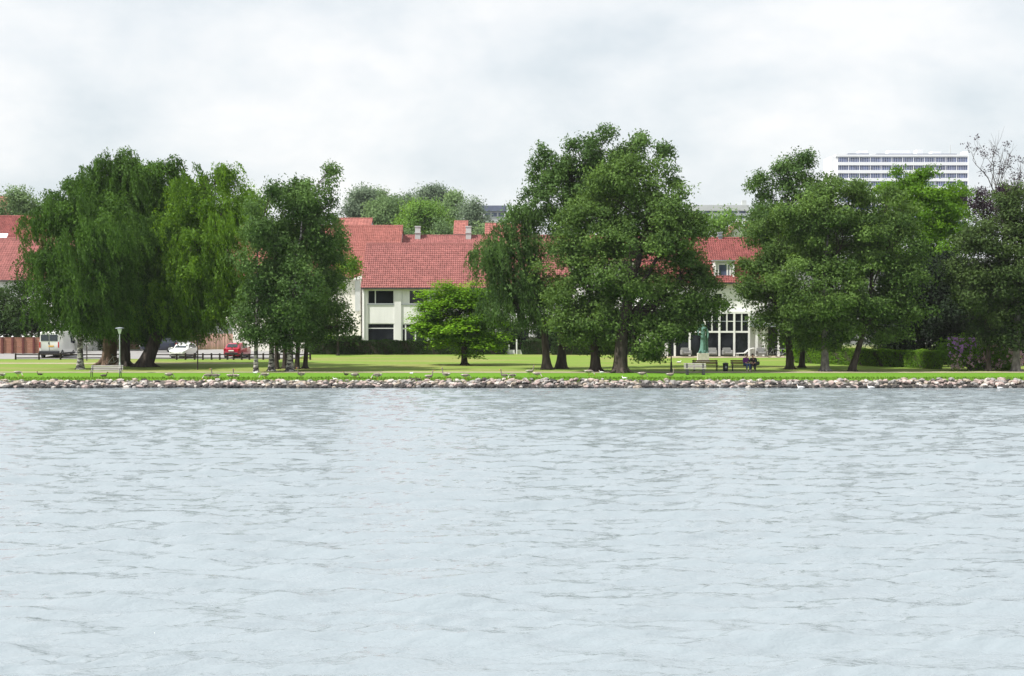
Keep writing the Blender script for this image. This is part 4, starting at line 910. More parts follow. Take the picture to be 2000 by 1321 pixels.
CARS = {  # stations: x, z bottom, z belt, z top, half width, half width at top
 'hatch': dict(st=[(-1.98,.42,.78,.82,.62,.58),(-1.94,.30,.92,.96,.76,.70),(-1.80,.24,.95,1.02,.83,.70),(-1.42,.22,.96,1.40,.85,.60),(-.6,.20,.95,1.49,.86,.61),(.15,.20,.94,1.46,.86,.61),(.45,.20,.93,1.34,.86,.64),(1.02,.20,.92,.97,.85,.70),(1.55,.22,.82,.86,.82,.66),(1.86,.26,.70,.74,.74,.60),(1.99,.34,.58,.62,.60,.52)],
      wx=(-1.22, 1.24), wr=.31, side=[[(-1.30,1.00),(-.42,.99),(-.42,1.40),(-1.15,1.32)],[(-.36,.99),(.72,.97),(.36,1.30),(.10,1.40),(-.36,1.41)]], ws=(5, 7), rg=(2, 3)),
 'van': dict(st=[(-2.65,.46,1.35,2.42,.93,.86),(-2.58,.36,1.35,2.50,.98,.88),(-1.0,.34,1.35,2.54,1.02,.90),(.9,.34,1.34,2.52,1.02,.90),(1.25,.34,1.30,2.44,1.01,.88),(2.0,.34,1.25,1.42,.99,.84),(2.45,.36,1.08,1.16,.93,.78),(2.66,.42,.80,.86,.80,.68)],
      wx=(-1.72, 1.75), wr=.35, side=[[(.95,1.40),(1.85,1.36),(1.35,2.12),(.95,2.16)]], ws=(4, 5), rg=None)}
def car(name, label, kind, paint, loc, rz, plate_r='plate_white', dirt=None):
    d = CARS[kind]; st = d['st']; root = thing(name, label, 'van' if kind == 'van' else 'car', loc, rz); mb = MB(); ns = len(st); K = 12
    for (x, zb, zl, zt, w, wt) in st:
        zm = zb + (zl-zb)*.45
        half = [(w*.80, zb), (w*.97, zb+.10), (w, zm), (w*.985, zl), (wt + (w-wt)*.12*(zt-zl > .2), zt-.06), (wt*.86, zt)]
        mb.v += [(x, -y, z) for y, z in half] + [(x, y, z) for y, z in half[::-1]]
    for i in range(ns-1):
        for k in range(K): mb.f.append((i*K+k, (i+1)*K+k, (i+1)*K+(k+1) % K, i*K+(k+1) % K)); mb.m.append(0)
    mb.f.append(tuple(range(K))); mb.m.append(0); mb.f.append(tuple(range((ns-1)*K, ns*K))[::-1]); mb.m.append(0)
    body = mb.build('body', paint, root, smooth=40)
    def wid(x, z):
        for a, b in zip(st, st[1:]):
            if a[0] <= x <= b[0]:
                t = (x-a[0])/(b[0]-a[0]); zl = a[2]+(b[2]-a[2])*t; zt = a[3]+(b[3]-a[3])*t; w = a[4]+(b[4]-a[4])*t; wt = a[5]+(b[5]-a[5])*t
                k = min(max((z-zl)/max(zt-.06-zl, .01), 0), 1); return w*.985*(1-k) + (wt+(w-wt)*.12)*k
    for poly in d['side']:
        for s in (-1, 1):
            g = MB(); vs = [(x, s*(wid(x, z)+.012), z) for x, z in poly]; vi = [(x, s*(wid(x, z)-.03), z) for x, z in poly]; n_ = len(vs)
            g.add(vs + vi, [tuple(range(n_)) if s > 0 else tuple(range(n_))[::-1]] + [(i, (i+1) % n_, n_+(i+1) % n_, n_+i) for i in range(n_)]); g.build('side_window', M['carglass'], root)
    def screen(i, j, nm):
        a, b = st[i], st[j]; g = MB(); sx = 1 if i > 3 or kind == 'van' else -1
        def P(t, u): x = a[0]+(b[0]-a[0])*t; z = a[3]+(b[3]-a[3])*t; w = (a[5]+(b[5]-a[5])*t)*.86; return Vector((x+.02*sx, u*w, z+.02))
        p = [P(.12, -.9), P(.9, -.94), P(.9, .94), P(.12, .9)]; q = [v - Vector((.03*sx, 0, .03)) for v in p]
        g.add(p+q, [(0,1,2,3),(3,2,1,0),(0,4,5,1),(1,5,6,2),(2,6,7,3),(3,7,4,0)][:1] + [(0,4,5,1),(1,5,6,2),(2,6,7,3),(3,7,4,0)]); g.build(nm, M['carglass'], root)
    if d['ws']: screen(*d['ws'], 'windscreen')
    if d['rg']: screen(*d['rg'], 'rear_window')
    for wx in d['wx']:
        for s in (-1, 1):
            wy = wid(wx, st[3][2]) - .10; r_ = d['wr']
            ar = MB(); ar.tube([(wx, s*(wy-.12), r_+.02), (wx, s*(wy+.112), r_+.02)], r_+.055, 18); ar.build('wheel_arch', M['plastic'], root)
            t_ = MB(); t_.tube([(wx, s*(wy-.08), r_), (wx, s*(wy+.10), r_), (wx, s*(wy+.122), r_)], [r_, r_, r_-.03], 18); to = t_.build('wheel', M['black_rubber'], root)
            t_ = MB(); t_.tube([(wx, s*(wy+.10), r_), (wx, s*(wy+.128), r_)], [r_*.66, r_*.62], 10); t_.build('rim', M['rim'], to)
    xr, xf = st[0][0], st[-1][0]
    W = st[3][4]
    if kind == 'van':
        for s in (-1, 1):
            g = MB(); g.cbox((xr-.015, s*.43, 1.93), .03, .76, .62); g.build('rear_window', M['carglass'], root)
            g = MB(); g.cbox((xr-.01, s*.90, 1.25), .06, .10, .55); g.build('tail_light', M['redlamp'], root)
            g = MB(); g.cbox((xf-.18, s*.72, .86), .2, .34, .24, rot=Matrix.Rotation(-s*.35, 3, 'Z')); g.build('headlight', M['clearlamp'], root)
            g = MB(); g.cbox((1.55, s*1.12, 1.45), .10, .18, .28, bev=.03); g.build('mirror', M['plastic'], root)
        g = MB(); g.cbox((xr-.06, 0, .52), .22, 1.96, .30, bev=.04); g.build('rear_bumper', M['plastic'], root)
        g = MB(); g.cbox((0, 0, .40), 4.7, 2.06, .16); g.build('sill_trim', M['plastic'], root)
        g = MB(); g.cbox((xr-.02, -.18, 1.12), .03, .52, .13); g.build('number_plate', M['plate_yellow'], root)
        g = MB(); g.cbox((xr-.02, .05, 1.40), .05, .07, .20); g.build('door_handle', M['plastic'], root)
        g = MB(); g.cbox((xr-.005, 0, 1.45), .02, .03, 1.7); g.build('door_seam', M['plastic'], root)
    else:
        for s in (-1, 1):
            g = MB(); g.cbox((xr+.10, s*.68, .86), .26, .20, .20, rot=Matrix.Rotation(s*.5, 3, 'Z')); g.build('tail_light', M['redlamp'], root)
            g = MB(); g.cbox((xf-.16, s*.60, .68), .30, .30, .15, rot=Matrix.Rotation(-s*.55, 3, 'Z') @ Matrix.Rotation(.35, 3, 'Y'), bev=.03); g.build('headlight', M['clearlamp'], root)
            g = MB(); g.cbox((.62, s*.97, 1.0), .10, .20, .13, bev=.03); g.build('mirror', paint, root)
        g = MB(); g.cbox((xr-.005, 0, .50), .12, 1.30, .16, bev=.03); g.build('rear_bumper', M['plastic'], root)
        g = MB(); g.cbox((xf-.05, 0, .40), .14, 1.05, .15, bev=.03); g.build('grille', M['plastic'], root)
        g = MB(); g.cbox((xf+.02, 0, .53), .03, .52, .11); g.build('number_plate', M['plate_white'], root)
        g = MB(); g.cbox((xr-.05 if True else 0, 0, .76), .03, .52, .11); g.build('number_plate', M[plate_r], root)
        g = MB(); g.cbox((0, 0, .24), 3.2, 1.70, .10); g.build('sill_trim', M['plastic'], root)
    return root
white = carpaint('white_car_paint', (0.78, 0.78, 0.77)); redp = carpaint('red_car_paint', (0.36, 0.008, 0.035)); silver = carpaint('silver_car_paint', (0.62, 0.62, 0.60)); navy = carpaint('navy_car_paint', (0.012, 0.016, 0.035))
v = gat(97, 148.6); car('parked_van', 'white delivery van parked with its rear doors towards the lake', 'van', white, (v.x, v.y + 2.65, v.z + .02), R(89))
v = gat(457, 147.2); car('parked_car', 'red hatchback parked with its tail towards the lake', 'hatch', redp, (v.x, v.y + 2.0, v.z + .02), R(82))
v = gat(350, 147.0); car('parked_car', 'silver-grey hatchback parked with its bonnet towards the lake', 'hatch', silver, (v.x, v.y + 2.0, v.z + .02), R(-98))
v = gat(313, 160.5); car('parked_car', 'dark navy car parked side-on behind the leaning willow trunk', 'hatch', navy, (v.x, v.y, v.z + .02), R(178))

# ------------------------------------------------------------------ park furniture
def bench(label, px, py, L, rz, wood, legm, style='iron', group=None):
    b = gpt(px, py); root = thing('park_bench', label, 'bench', b, rz, group)
    for k, z in enumerate((.56, .68, .80)):
        m_ = MB(); m_.cbox((0, .30 + .05*k, z), L, .035, .095, rot=Matrix.Rotation(R(-14), 3, 'X'), bev=.008); m_.build('back_slat', M[wood], root)
    for y in (-.18, -.05, .08, .21):
        m_ = MB(); m_.cbox((0, y, .44), L, .11, .04, bev=.008); m_.build('seat_slat', M[wood], root)
    for s in (-1, 1):
        m_ = MB(); x = s*(L/2 - (.22 if style == 'block' else .12))
        if style == 'block':
            m_.cbox((x, .03, .21), .20, .50, .42, bev=.03); m_.cbox((x, .31, .55), .10, .07, .55, rot=Matrix.Rotation(R(-14), 3, 'X'))
        else:
            m_.tube([(x, -.26, 0), (x, -.18, .42)], .028, 6); m_.tube([(x, .30, 0), (x, .22, .42), (x, .30, .62), (x, .42, .86)], .028, 6); m_.tube([(x, -.20, .415), (x, .24, .415)], .022, 6)
            m_.tube([(x, -.20, .42), (x, -.22, .62), (x, .30, .64)], .022, 6)
        m_.build('leg', M[legm], root)
    return root
M['legconc'] = pmat('dark_concrete', (0.05, 0.05, 0.055), 0.9, 0.2)
bench('grey weathered bench on the lakeside grass before the willows', 207, 737.5, 2.25, R(2), 'greywood', 'darkmetal')
bench('pale grey bench with dark block legs near the statue', 1358, 732.5, 1.62, R(-2), 'greywood', 'legconc', 'block')
bench('brown wooden bench right in front of the statue plinth', 1378, 725.3, 2.0, R(1), 'brownwood', 'darkmetal')
bench('brown wooden bench with two people seated at one end', 1453, 725.3, 2.0, R(-1), 'brownwood', 'darkmetal')
b = gpt(1417, 725.3); bn = thing('litter_bin', 'black litter bin between the two brown benches', 'bin', b)
m_ = MB(); m_.lathe([(.17, .0), (.20, .06), (.215, .52), (.225, .53), (.225, .56), (.19, .56), (.18, .50)], n=16); m_.build('body', M['plastic'], bn)
m_ = MB(); m_.lathe([(.235, .565), (.235, .60), (.15, .66), (.02, .68)], n=16); m_.build('lid', M['darkmetal'], bn)
m_ = MB(); m_.cbox((0, -.215, .32), .14, .02, .16); m_.build('emblem_plate', M['zinc'], bn)
M['globe'] = pmat('frosted_lamp_glass', (0.75, 0.76, 0.74), 0.4, 0.03)
M['galv'] = pmat('galvanised_pole', (0.46, 0.48, 0.50), 0.5, 0.08, metal=0.3)
def lamp(label, b, h, pm):
    root = thing('lamp_post', label, 'lamp', b)
    m_ = MB(); m_.tube([(0,0,-.2),(0,0,.02),(0,0,.75),(0,0,.78),(0,0,h-.42)], [.075,.075,.07,.045,.04], 10); m_.build('pole', M[pm], root)
    m_ = MB(); m_.lathe([(.05, h-.44), (.075, h-.42), (.16, h-.12), (.15, h-.06), (.05, h-.03)], n=16); m_.build('lamp_glass', M['globe'], root)
    m_ = MB(); m_.lathe([(.05, h-.028), (.34, h-.03), (.33, h), (.10, h+.05), (.02, h+.06)], n=20); m_.build('lamp_shade', M['zinc'], root)
    return root
lamp('pale lamp post with frosted bowl and flat hat behind the lakeside bench', gpt(234, 729), 3.4, 'galv')
lamp('lamp post with flat white hat behind the red board fence', gat(40, 158.5), 3.65, 'galv')
lamp('dark slim lamp post beneath the broad tree left of the statue', gpt(1311, 727), 3.3, 'darkmetal')
for px_, py_, h_, lab in ((169.5, 705, 1.4, 'thin wooden stake beside the pale birch trunk by the van'), (386, 722.5, 2.3, 'tall thin dark stake on the lawn in front of the grey hatchback')):
    b = gpt(px_, py_); m_ = MB(); m_.tube([(0,0,-.2), (.01,0,h_*.5), (0,.01,h_)], [.055,.05,.045], 8); m_.lathe([(.046, h_), (.03, h_+.05), (.004, h_+.07)], n=8); o = m_.build('wooden_stake', M['bark']); o.location = b; tag(o, lab, 'stake')

# statue
M['bronze'] = pmat('green_bronze', (0.115, 0.235, 0.195), 0.55, 0.35, 4, 0.4, 14, 0.4, metal=0.25)
b = gpt(1373, 707.5); pl = thing('statue', 'green bronze standing draped figure on a pale stone plinth', 'statue', b)
hp = mpp(b.y) * 17.5; sh = mpp(b.y) * 61; k_ = sh/2.45
m_ = MB(); m_.cbox((0, 0, .06), 1.16, 1.05, .14, bev=.02); m_.cbox((0, 0, .13+(hp-.13)/2), 1.0, .9, hp-.13, bev=.015); m_.build('plinth', M['concrete'], pl)
m_ = MB(); m_.cbox((0, 0, hp+.05), .86, .72, .10, bev=.03)
rings = [(.10,.40,.30,0),(.30,.33,.27,0),(.60,.29,.25,.01),(.95,.27,.24,.01),(1.20,.26,.23,.0),(1.42,.24,.21,-.01),(1.62,.28,.22,0),(1.86,.33,.22,.01),(2.02,.28,.18,.02),(2.09,.12,.11,.02),(2.15,.09,.09,.02),(2.20,.115,.12,.0),(2.30,.125,.145,-.01),(2.40,.10,.12,-.01),(2.45,.03,.04,0)]
rings = [(z*k_, a*k_*(.72 if z < 2 else 1), c*k_*.85, x) for z, a, c, x in rings]
V = []; Q = []; n_ = 28
for j, (z, a, c, x) in enumerate(rings):
    for i in range(n_):
        w_ = 2*math.pi*i/n_; f = 1 + (.09*math.sin(w_*7+z*1.3) + .05*math.sin(w_*11))*max(0, min(1, (1.9*k_-z)))  # drapery folds
        V.append((x+a*f*math.cos(w_), c*f*math.sin(w_), hp+z))
for j in range(len(rings)-1):
    for i in range(n_): Q.append((j*n_+i, j*n_+(i+1) % n_, (j+1)*n_+(i+1) % n_, (j+1)*n_+i))
m_.add(V, Q + [tuple(range((len(rings)-1)*n_, len(rings)*n_))])
def S(*p): return Vector((p[0]*k_, p[1]*k_, hp+p[2]*k_))
m_.tube([S(-.27,0,1.92), S(-.42,-.06,1.62), S(-.34,-.24,1.42), S(-.16,-.33,1.50), S(-.10,-.34,1.53)], [.095, .08, .065, .05, .03], 8)
m_.tube([S(.27,0,1.92), S(.40,.0,1.60), S(.37,-.12,1.28), S(.36,-.16,1.16)], [.095, .08, .06, .04], 8)
m_.tube([S(-.24,-.10,.16), S(-.30,-.30,.13), S(-.33,-.42,.11)], [.10, .08, .04], 7); m_.tube([S(.10,-.20,.16), S(.10,-.38,.12)], [.09, .05], 7)
m_.tube([S(-.02,-.12,2.27), S(-.02,-.165,2.24), S(-.02,-.13,2.21)], [.015, .022, .015], 6)
m_.tube([S(.36,.10,1.75), S(.30,.24,1.2), S(.33,.20,.5), S(.34,.16,.12)], [.10, .13, .12, .14], 8)
m_.build('figure', M['bronze'], pl, smooth=50)

# bicycles
def bicycle(label, b, rz, lean=R(8), group=None):
    root = thing('bicycle', label, 'bicycle', b, rz, group); root.rotation_euler = (lean, 0, rz); r = .34
    for x in (-.52, .52):
        m_ = MB(); pts = [(x + r*math.cos(a*math.pi/10), 0, r + r*math.sin(a*math.pi/10)) for a in range(21)]
        m_.tube(pts, .022, 6, False)
        wh = m_.build('wheel', M['black_rubber'], root); sp = MB()
        for a in range(10): w_ = a*math.pi/5; sp.tube([(x, 0, r), (x+r*.97*math.cos(w_), 0, r+r*.97*math.sin(w_))], .004, 4)
        sp.build('spokes', M['rim'], wh)
    m_ = MB(); BB = (-.06, 0, .30); ST = (-.20, 0, .80); HT = (.36, 0, .82); HB = (.40, 0, .66)
    for a, c in ((BB, ST), (BB, HB), (ST, HT), (HT, HB), (HB, (.52, 0, .34)), (BB, (-.52, 0, .34)), (ST, (-.52, 0, .34)), (ST, (-.22, 0, .92))): m_.tube([a, c], .017, 6)
    m_.build('frame', M['galv'], root)
    m_ = MB(); m_.tube([(.36,0,.82),(.34,0,1.0)], .014, 6); m_.tube([(.22,-.29,1.0),(.34,-.2,1.03),(.36,0,1.0),(.34,.2,1.03),(.22,.29,1.0)], .014, 6); m_.build('handlebar', M['rim'], root)
    m_ = MB(); m_.tube([(-.36,0,.93),(-.24,0,.945),(-.10,0,.93)], [.09,.075,.025], 8); m_.build('saddle', M['plastic'], root)
    return root
bicycle('grey bicycle leaning by the willow trunk and lamp post', gpt(224, 714.8), R(35))
bicycle('bicycle parked on the terrace under the white veranda', gat(1512, 149.6) + Vector((0,0,.02)), R(20))
bicycle('bicycle parked at the terrace corner next to the grove trunk', gat(1530, 149.2) + Vector((0,0,.02)), R(-25))

# terrace chairs
M['chairgrey'] = pmat('grey_cushion', (0.20, 0.20, 0.195), 0.9, 0.15)
def armchair(label, b, rz, group):
    root = thing('garden_armchair', label, 'chair', b, rz, group)
    m_ = MB(); m_.cbox((0, 0, .32), .80, .75, .22, bev=.04); m_.build('seat', M['chairgrey'], root)
    m_ = MB(); m_.cbox((0, .36, .56), .80, .14, .62, rot=Matrix.Rotation(R(-10), 3, 'X'), bev=.04); m_.build('backrest', M['chairgrey'], root)
    for s in (-1, 1):
        m_ = MB(); m_.cbox((s*.44, 0, .42), .09, .75, .44, bev=.03); m_.build('armrest', M['chairgrey'], root)
        for y in (-.3, .3): m_ = MB(); m_.tube([(s*.40, y, 0), (s*.40, y, .22)], .025, 6); m_.build('leg', M['darkmetal'], root)
    return root
for p_, r_, l_ in ((1340, 10, 'grey armchair on the terrace between the white posts left of the statue'), (1391, -8, 'grey armchair on the terrace right beside the statue'), (1421, 5, 'grey armchair on the terrace behind the litter bin'), (1487, 0, 'grey armchair on the terrace under the veranda roof')):
    armchair(l_, gat(p_, 150.5) + Vector((0,0,.015)), R(r_), 'armchairs on the terrace')
b = gat(1449, 150.2) + Vector((0,0,.015)); ln_ = thing('sun_lounger', 'pale tubular sun lounger on the terrace behind the seated couple', 'lounger', b, R(5))
m_ = MB()
for s in (-.3, .3): m_.tube([(-.55, s, .34), (.25, s, .36), (.80, s, .80), (1.25, s, .86)], .03, 6)
for x in (-.45, .35):
    for s in (-.3, .3): m_.tube([(x, s, 0), (x, s, .35)], .022, 6)
m_.build('frame', M['paint'], ln_)
m_ = MB(); V = [(-.55,-.3,.35),(-.55,.3,.35),(.25,-.3,.37),(.25,.3,.37),(.80,-.3,.81),(.80,.3,.81),(1.25,-.3,.87),(1.25,.3,.87)]; m_.add(V + [(x,y,z-.02) for x,y,z in V], [(0,2,3,1),(2,4,5,3),(4,6,7,5),(8,9,11,10),(10,11,13,12),(12,13,15,14),(0,1,9,8),(6,14,15,7),(0,8,10,2),(2,10,12,4),(4,12,14,6),(1,3,11,9),(3,5,13,11),(5,7,15,13)]); m_.build('fabric', M['chairgrey'], ln_)

# ------------------------------------------------------------------ people
def skin(name, verts, edges, mat, parent, sub=1, root=0):
    """verts: (x,y,z,rx,ry)"""
    me = bpy.data.meshes.new(name); me.from_pydata([v[:3] for v in verts], edges, []); o = bpy.data.objects.new(name, me); COL.objects.link(o); o.parent = parent; me.materials.append(mat)
    o.modifiers.new('skin', 'SKIN').use_smooth_shade = True
    if not me.skin_vertices: me.attributes  # created by the modifier below when missing
    bmm = bmesh.new(); bmm.from_mesh(me); lay = bmm.verts.layers.skin.verify(); bmm.verts.ensure_lookup_table()
    for i, v in enumerate(verts): bmm.verts[i][lay].radius = (v[3], v[4] if len(v) > 4 else v[3]); bmm.verts[i][lay].use_root = (i == root)
    bmm.to_mesh(me); bmm.free()
    s = o.modifiers.new('sub', 'SUBSURF'); s.levels = sub; s.render_levels = sub
    return o
M['skin'] = pmat('skin', (0.52, 0.30, 0.22), 0.6, 0.06)
def person(label, b, rz, jacket, trousers, shoe, hair, lean=0.0, turn=0.0, hands='lap'):
    """seated figure: pelvis at z .52, facing local -y"""
    root = thing('person', label, 'person', b, rz, None); L = lean
    hd = Vector((turn*.05, -.02-L*.5, 1.20))
    # pelvis, chest, neck, head; legs to the ground; arms to the lap
    V = [(0,.10,.54,.15,.13),(0,.09-L*.12,.72,.145,.115),(0,.07-L*.3,.92,.17,.12),(0,.04-L*.4,1.05,.075,.07),(hd.x,hd.y+.02,1.13,.055,.055),(hd.x,hd.y,1.20,.078,.09),(hd.x,hd.y,1.30,.072,.085)]
    E = [(0,1),(1,2),(2,3),(3,4),(4,5),(5,6)]
    for s in (-1, 1):
        o = len(V); V += [(s*.10,-.05,.53,.09),(s*.13,-.34,.55,.07),(s*.13,-.36,.30,.05),(s*.13,-.33,.09,.038),(s*.14,-.44,.045,.035)]; E += [(0,o),(o,o+1),(o+1,o+2),(o+2,o+3),(o+3,o+4)]
        o = len(V); V += [(s*.20,.06-L*.33,.98,.062),(s*.27,.0-L*.3,.74,.046),(s*.17,-.22,.66,.034),(s*.13,-.29,.645,.026)]; E += [(2,o),(o,o+1),(o+1,o+2),(o+2,o+3)]
    skin('body', V, E, M['skin'], root, 1)
    # clothes follow the body, a little wider
    J = [(0,.10,.56,.165,.145),(0,.09-L*.12,.72,.165,.135),(0,.07-L*.3,.92,.19,.135),(0,.04-L*.39,1.04,.088,.085)]; JE = [(0,1),(1,2),(2,3)]
    T = [(0,.10,.53,.165,.145)]; TE = []
    for s in (-1, 1):
        o = len(J); J += [(s*.20,.06-L*.33,.98,.078),(s*.275,.0-L*.3,.74,.062),(s*.18,-.20,.662,.047)]; JE += [(2,o),(o,o+1),(o+1,o+2)]
        o = len(T); T += [(s*.10,-.05,.53,.105),(s*.13,-.34,.55,.085),(s*.13,-.36,.30,.066),(s*.13,-.335,.12,.056)]; TE += [(0,o),(o,o+1),(o+1,o+2),(o+2,o+3)]
        skin('shoe', [(s*.13,-.30,.05,.045),(s*.135,-.40,.045,.045),(s*.14,-.50,.04,.036)], [(0,1),(1,2)], shoe, root, 1)
        # hand: palm and five bent fingers
        hv = [(s*.14,-.27,.648,.022,.034),(s*.12,-.33,.64,.018,.036)]; he = [(0,1)]
        for f in range(4):
            o = len(hv); hv += [(s*(.145-.016*f),-.365+.006*abs(f-1.5),.638,.0095),(s*(.143-.016*f),-.395+.008*abs(f-1.5),.63,.0085),(s*(.14-.016*f),-.415+.009*abs(f-1.5),.612,.0075)]; he += [(1,o),(o,o+1),(o+1,o+2)]
        o = len(hv); hv += [(s*.092,-.31,.642,.010),(s*.078,-.345,.634,.0085)]; he += [(0,o),(o,o+1)]
        skin('hand', hv, he, M['skin'], root, 1)
    skin('jacket', J, JE, jacket, root, 1); skin('trousers', T, TE, trousers, root, 1)
    h = MB(); c = hd + Vector((0, .025, .075)); n_ = 12; vs = []; fs = []
    for j in range(6):
        ph = R(90 - j*24)
        for i in range(n_):
            w_ = 2*math.pi*i/n_; fr_ = math.sin(w_) < -.3 and j > 2; rr_ = .098 if not fr_ else .07
            vs.append(c + Vector((rr_*math.cos(ph)*math.cos(w_), .115/.098*rr_*math.cos(ph)*math.sin(w_), .115*math.sin(ph))))
    for j in range(5):
        for i in range(n_): fs.append((j*n_+i, (j+1)*n_+i, (j+1)*n_+(i+1) % n_, j*n_+(i+1) % n_))
    h.add(vs, fs); h.build('hair', hair, root, smooth=60)
    f = MB(); f.tube([hd+Vector((0,-.085,.035)), hd+Vector((0,-.118,.0)), hd+Vector((0,-.09,-.012))], [.010,.016,.010], 6); f.build('nose', M['skin'], root)
    for s in (-1, 1):
        f = MB(); f.lathe([(.002,-.010),(.011,-.004),(.011,.004),(.002,.010)], hd+Vector((s*.032,-.090,.042)), 8); f.build('eye', M['plastic'], root)
        f = MB(); f.tube([hd+Vector((s*.085,.01,.045)), hd+Vector((s*.098,.015,.02)), hd+Vector((s*.085,.01,-.015))], [.012,.018,.010], 6); f.build('ear', M['skin'], root)
    f = MB(); f.tube([hd+Vector((-.026,-.086,-.038)), hd+Vector((0,-.094,-.040)), hd+Vector((.026,-.086,-.038))], [.004,.008,.004], 6); f.build('mouth', M['redlamp'], root)
    return root
cl = lambda n_, c: pmat(n_, c, 0.9, 0.15, 8)
bp_ = gpt(1453, 725.3)
def seat(px): p = Vector((pxx(px, bp_.y), bp_.y - .02, bp_.z)); return p
person('seated person in a purple jacket and blue jeans on the brown bench', seat(1457.5), R(20), cl('purple_cloth', (0.13, 0.02, 0.17)), cl('jeans', (0.05, 0.09, 0.22)), cl('white_shoe', (0.7, 0.66, 0.64)), cl('grey_hair', (0.16, 0.12, 0.12)), .05, 1)
person('seated person in dark clothes with black hair at the bench end', seat(1471.5), R(-14), cl('dark_cloth', (0.03, 0.025, 0.03)), cl('black_trousers', (0.015, 0.02, 0.03)), cl('black_shoe', (0.02, 0.02, 0.02)), cl('black_hair', (0.012, 0.010, 0.012)), .22, -1)
b = seat(1479) + Vector((0, -.05, 0)); bag = thing('handbag', 'black bag with teal strap beside the dark-clothed person', 'bag', b)
m_ = MB(); m_.cbox((0, 0, .62), .34, .20, .30, bev=.05); m_.build('body', M['plastic'], bag)
m_ = MB(); m_.tube([(-.14,-.02,.74),(-.10,-.02,.90),(0,-.02,.95),(.10,-.02,.90),(.14,-.02,.74)], .018, 6); m_.build('strap', cl('teal_strap', (0.05, 0.30, 0.28)), bag)

# ------------------------------------------------------------------ birds
M['goose'] = pmat('goose_grey', (0.21, 0.18, 0.155), 0.9, 0.25, 9); M['goose_pale'] = pmat('goose_pale', (0.55, 0.52, 0.48), 0.9, 0.1, 9); M['bill'] = pmat('orange_bill', (0.55, 0.22, 0.06), 0.6)
M['duck'] = pmat('duck_brown', (0.075, 0.06, 0.05), 0.9, 0.3, 12); M['gullw'] = pmat('gull_white', (0.78, 0.78, 0.77), 0.9, 0.05); M['gullg'] = pmat('gull_grey', (0.36, 0.38, 0.41), 0.9, 0.1)
def bird_proto(kind, pose):
    """one continuous body from tail to bill along +x; legs and wings are children"""
    s = {'goose': 1.0, 'duck': .68, 'gull': .60}[kind]; up = {'stand': .34, 'graze': .34, 'sit': .12, 'swim': .04}[pose]
    sp = [(-.40,.05,.012,.012),(-.33,.03,.06,.035),(-.22,.0,.11,.10),(-.05,-.01,.15,.145),(.12,.0,.14,.14),(.22,.03,.10,.105)]
    nk = {'goose': .40, 'duck': .24, 'gull': .15}[kind]
    if pose == 'graze': hd = [(.29,.03,.055,.06),(.36,-.05,.038,.04),(.42,-.16,.034,.036),(.46,-.24,.045,.045),(.50,-.28,.030,.028),(.54,-.315,.012,.012)]
    else:
        hd = [(.27,.10,.06,.06),(.30,.10+nk*.35,.04,.042),(.31,.10+nk*.75,.036,.038),(.335,.10+nk,.048,.05),(.39,.10+nk-.005,.034,.034),(.45,.10+nk-.02,.018,.014),(.475,.10+nk-.025,.006,.006)]
    pts = sp + hd; mb = MB(); n_ = 10
    mb.tube([(x*s, 0, (z+up)*s) for x, z, a, c in pts], [(a*s, c*s) for x, z, a, c in pts], n_)
    nb = len(pts)-1
    for fi in range(nb*n_):
        seg = fi // n_; cz = sum(mb.v[i][2] for i in mb.f[fi])/4/s - up
        if seg >= nb-2: mb.m[fi] = 2
        elif kind == 'gull': mb.m[fi] = 0
        elif seg < 2 or cz < -.06: mb.m[fi] = 1
    mats = {'goose': [M['goose'], M['goose_pale'], M['bill']], 'duck': [M['duck'], M['goose'], M['bill']], 'gull': [M['gullw'], M['gullw'], M['bill']]}[kind]
    if pose == 'stand' and kind == 'gull': pass
    name = kind; root = thing(name, 'bird', 'bird'); mb.build('body', mats, root, smooth=60)
    for q in (-1, 1):
        w_ = MB(); w_.tube([(.16*s, q*.10*s, (.05+up)*s), (.0, q*.142*s, (.035+up)*s), (-.22*s, q*.10*s, (.04+up)*s), (-.42*s, q*.03*s, (.06+up)*s)], [(.03*s,.05*s),(.02*s,.09*s),(.02*s,.07*s),(.008*s,.02*s)], 8)
        w_.build('wing', {'goose': M['goose'], 'duck': M['duck'], 'gull': M['gullg']}[kind], root, smooth=60)
        if pose in ('stand', 'graze'):
            w_ = MB(); w_.tube([(-.0, q*.06*s, (up-.12)*s), (.01*s, q*.06*s, .02*s), (.07*s, q*.06*s, .008*s)], [.016*s,.012*s,.014*s], 6); w_.build('leg', M['bill'], root)
    return root
PR = {}
def bird(kind, pose, px, py, rz, label=None, z=None, sc_=1.0):
    key = (kind, pose)
    if key in PR: o = copy_tree(PR[key])
    else: o = PR[key] = bird_proto(kind, pose)
    b = gpt(px, py) if z is None else Vector((0, 0, 0))
    if z is not None: d = ray(px, py); t = (z-CAMZ)/d.z; b = Vector((d.x*t, d.y*t, z))
    o.location = b; o.rotation_euler = (0, 0, rz); o.scale = (sc_,)*3
    lab = {('goose','stand'): 'grey-brown goose standing upright on the lakeside grass', ('goose','graze'): 'grey-brown goose grazing head down on the lakeside grass', ('goose','sit'): 'grey-brown goose resting on the lakeside grass',
           ('duck','stand'): 'small dark duck standing on the lakeside grass', ('duck','sit'): 'small dark duck resting low in the lakeside grass', ('gull','stand'): 'white gull standing on the lakeside grass', ('gull','sit'): 'white gull resting by the shore stones', ('gull','swim'): 'white gull floating on the water beside the shore stones'}
    o['label'] = label or lab[key]; o['group'] = {'goose': 'geese along the shore', 'duck': 'ducks along the shore', 'gull': 'gulls by the water'}[kind]
    return o
rr = random.Random(99)
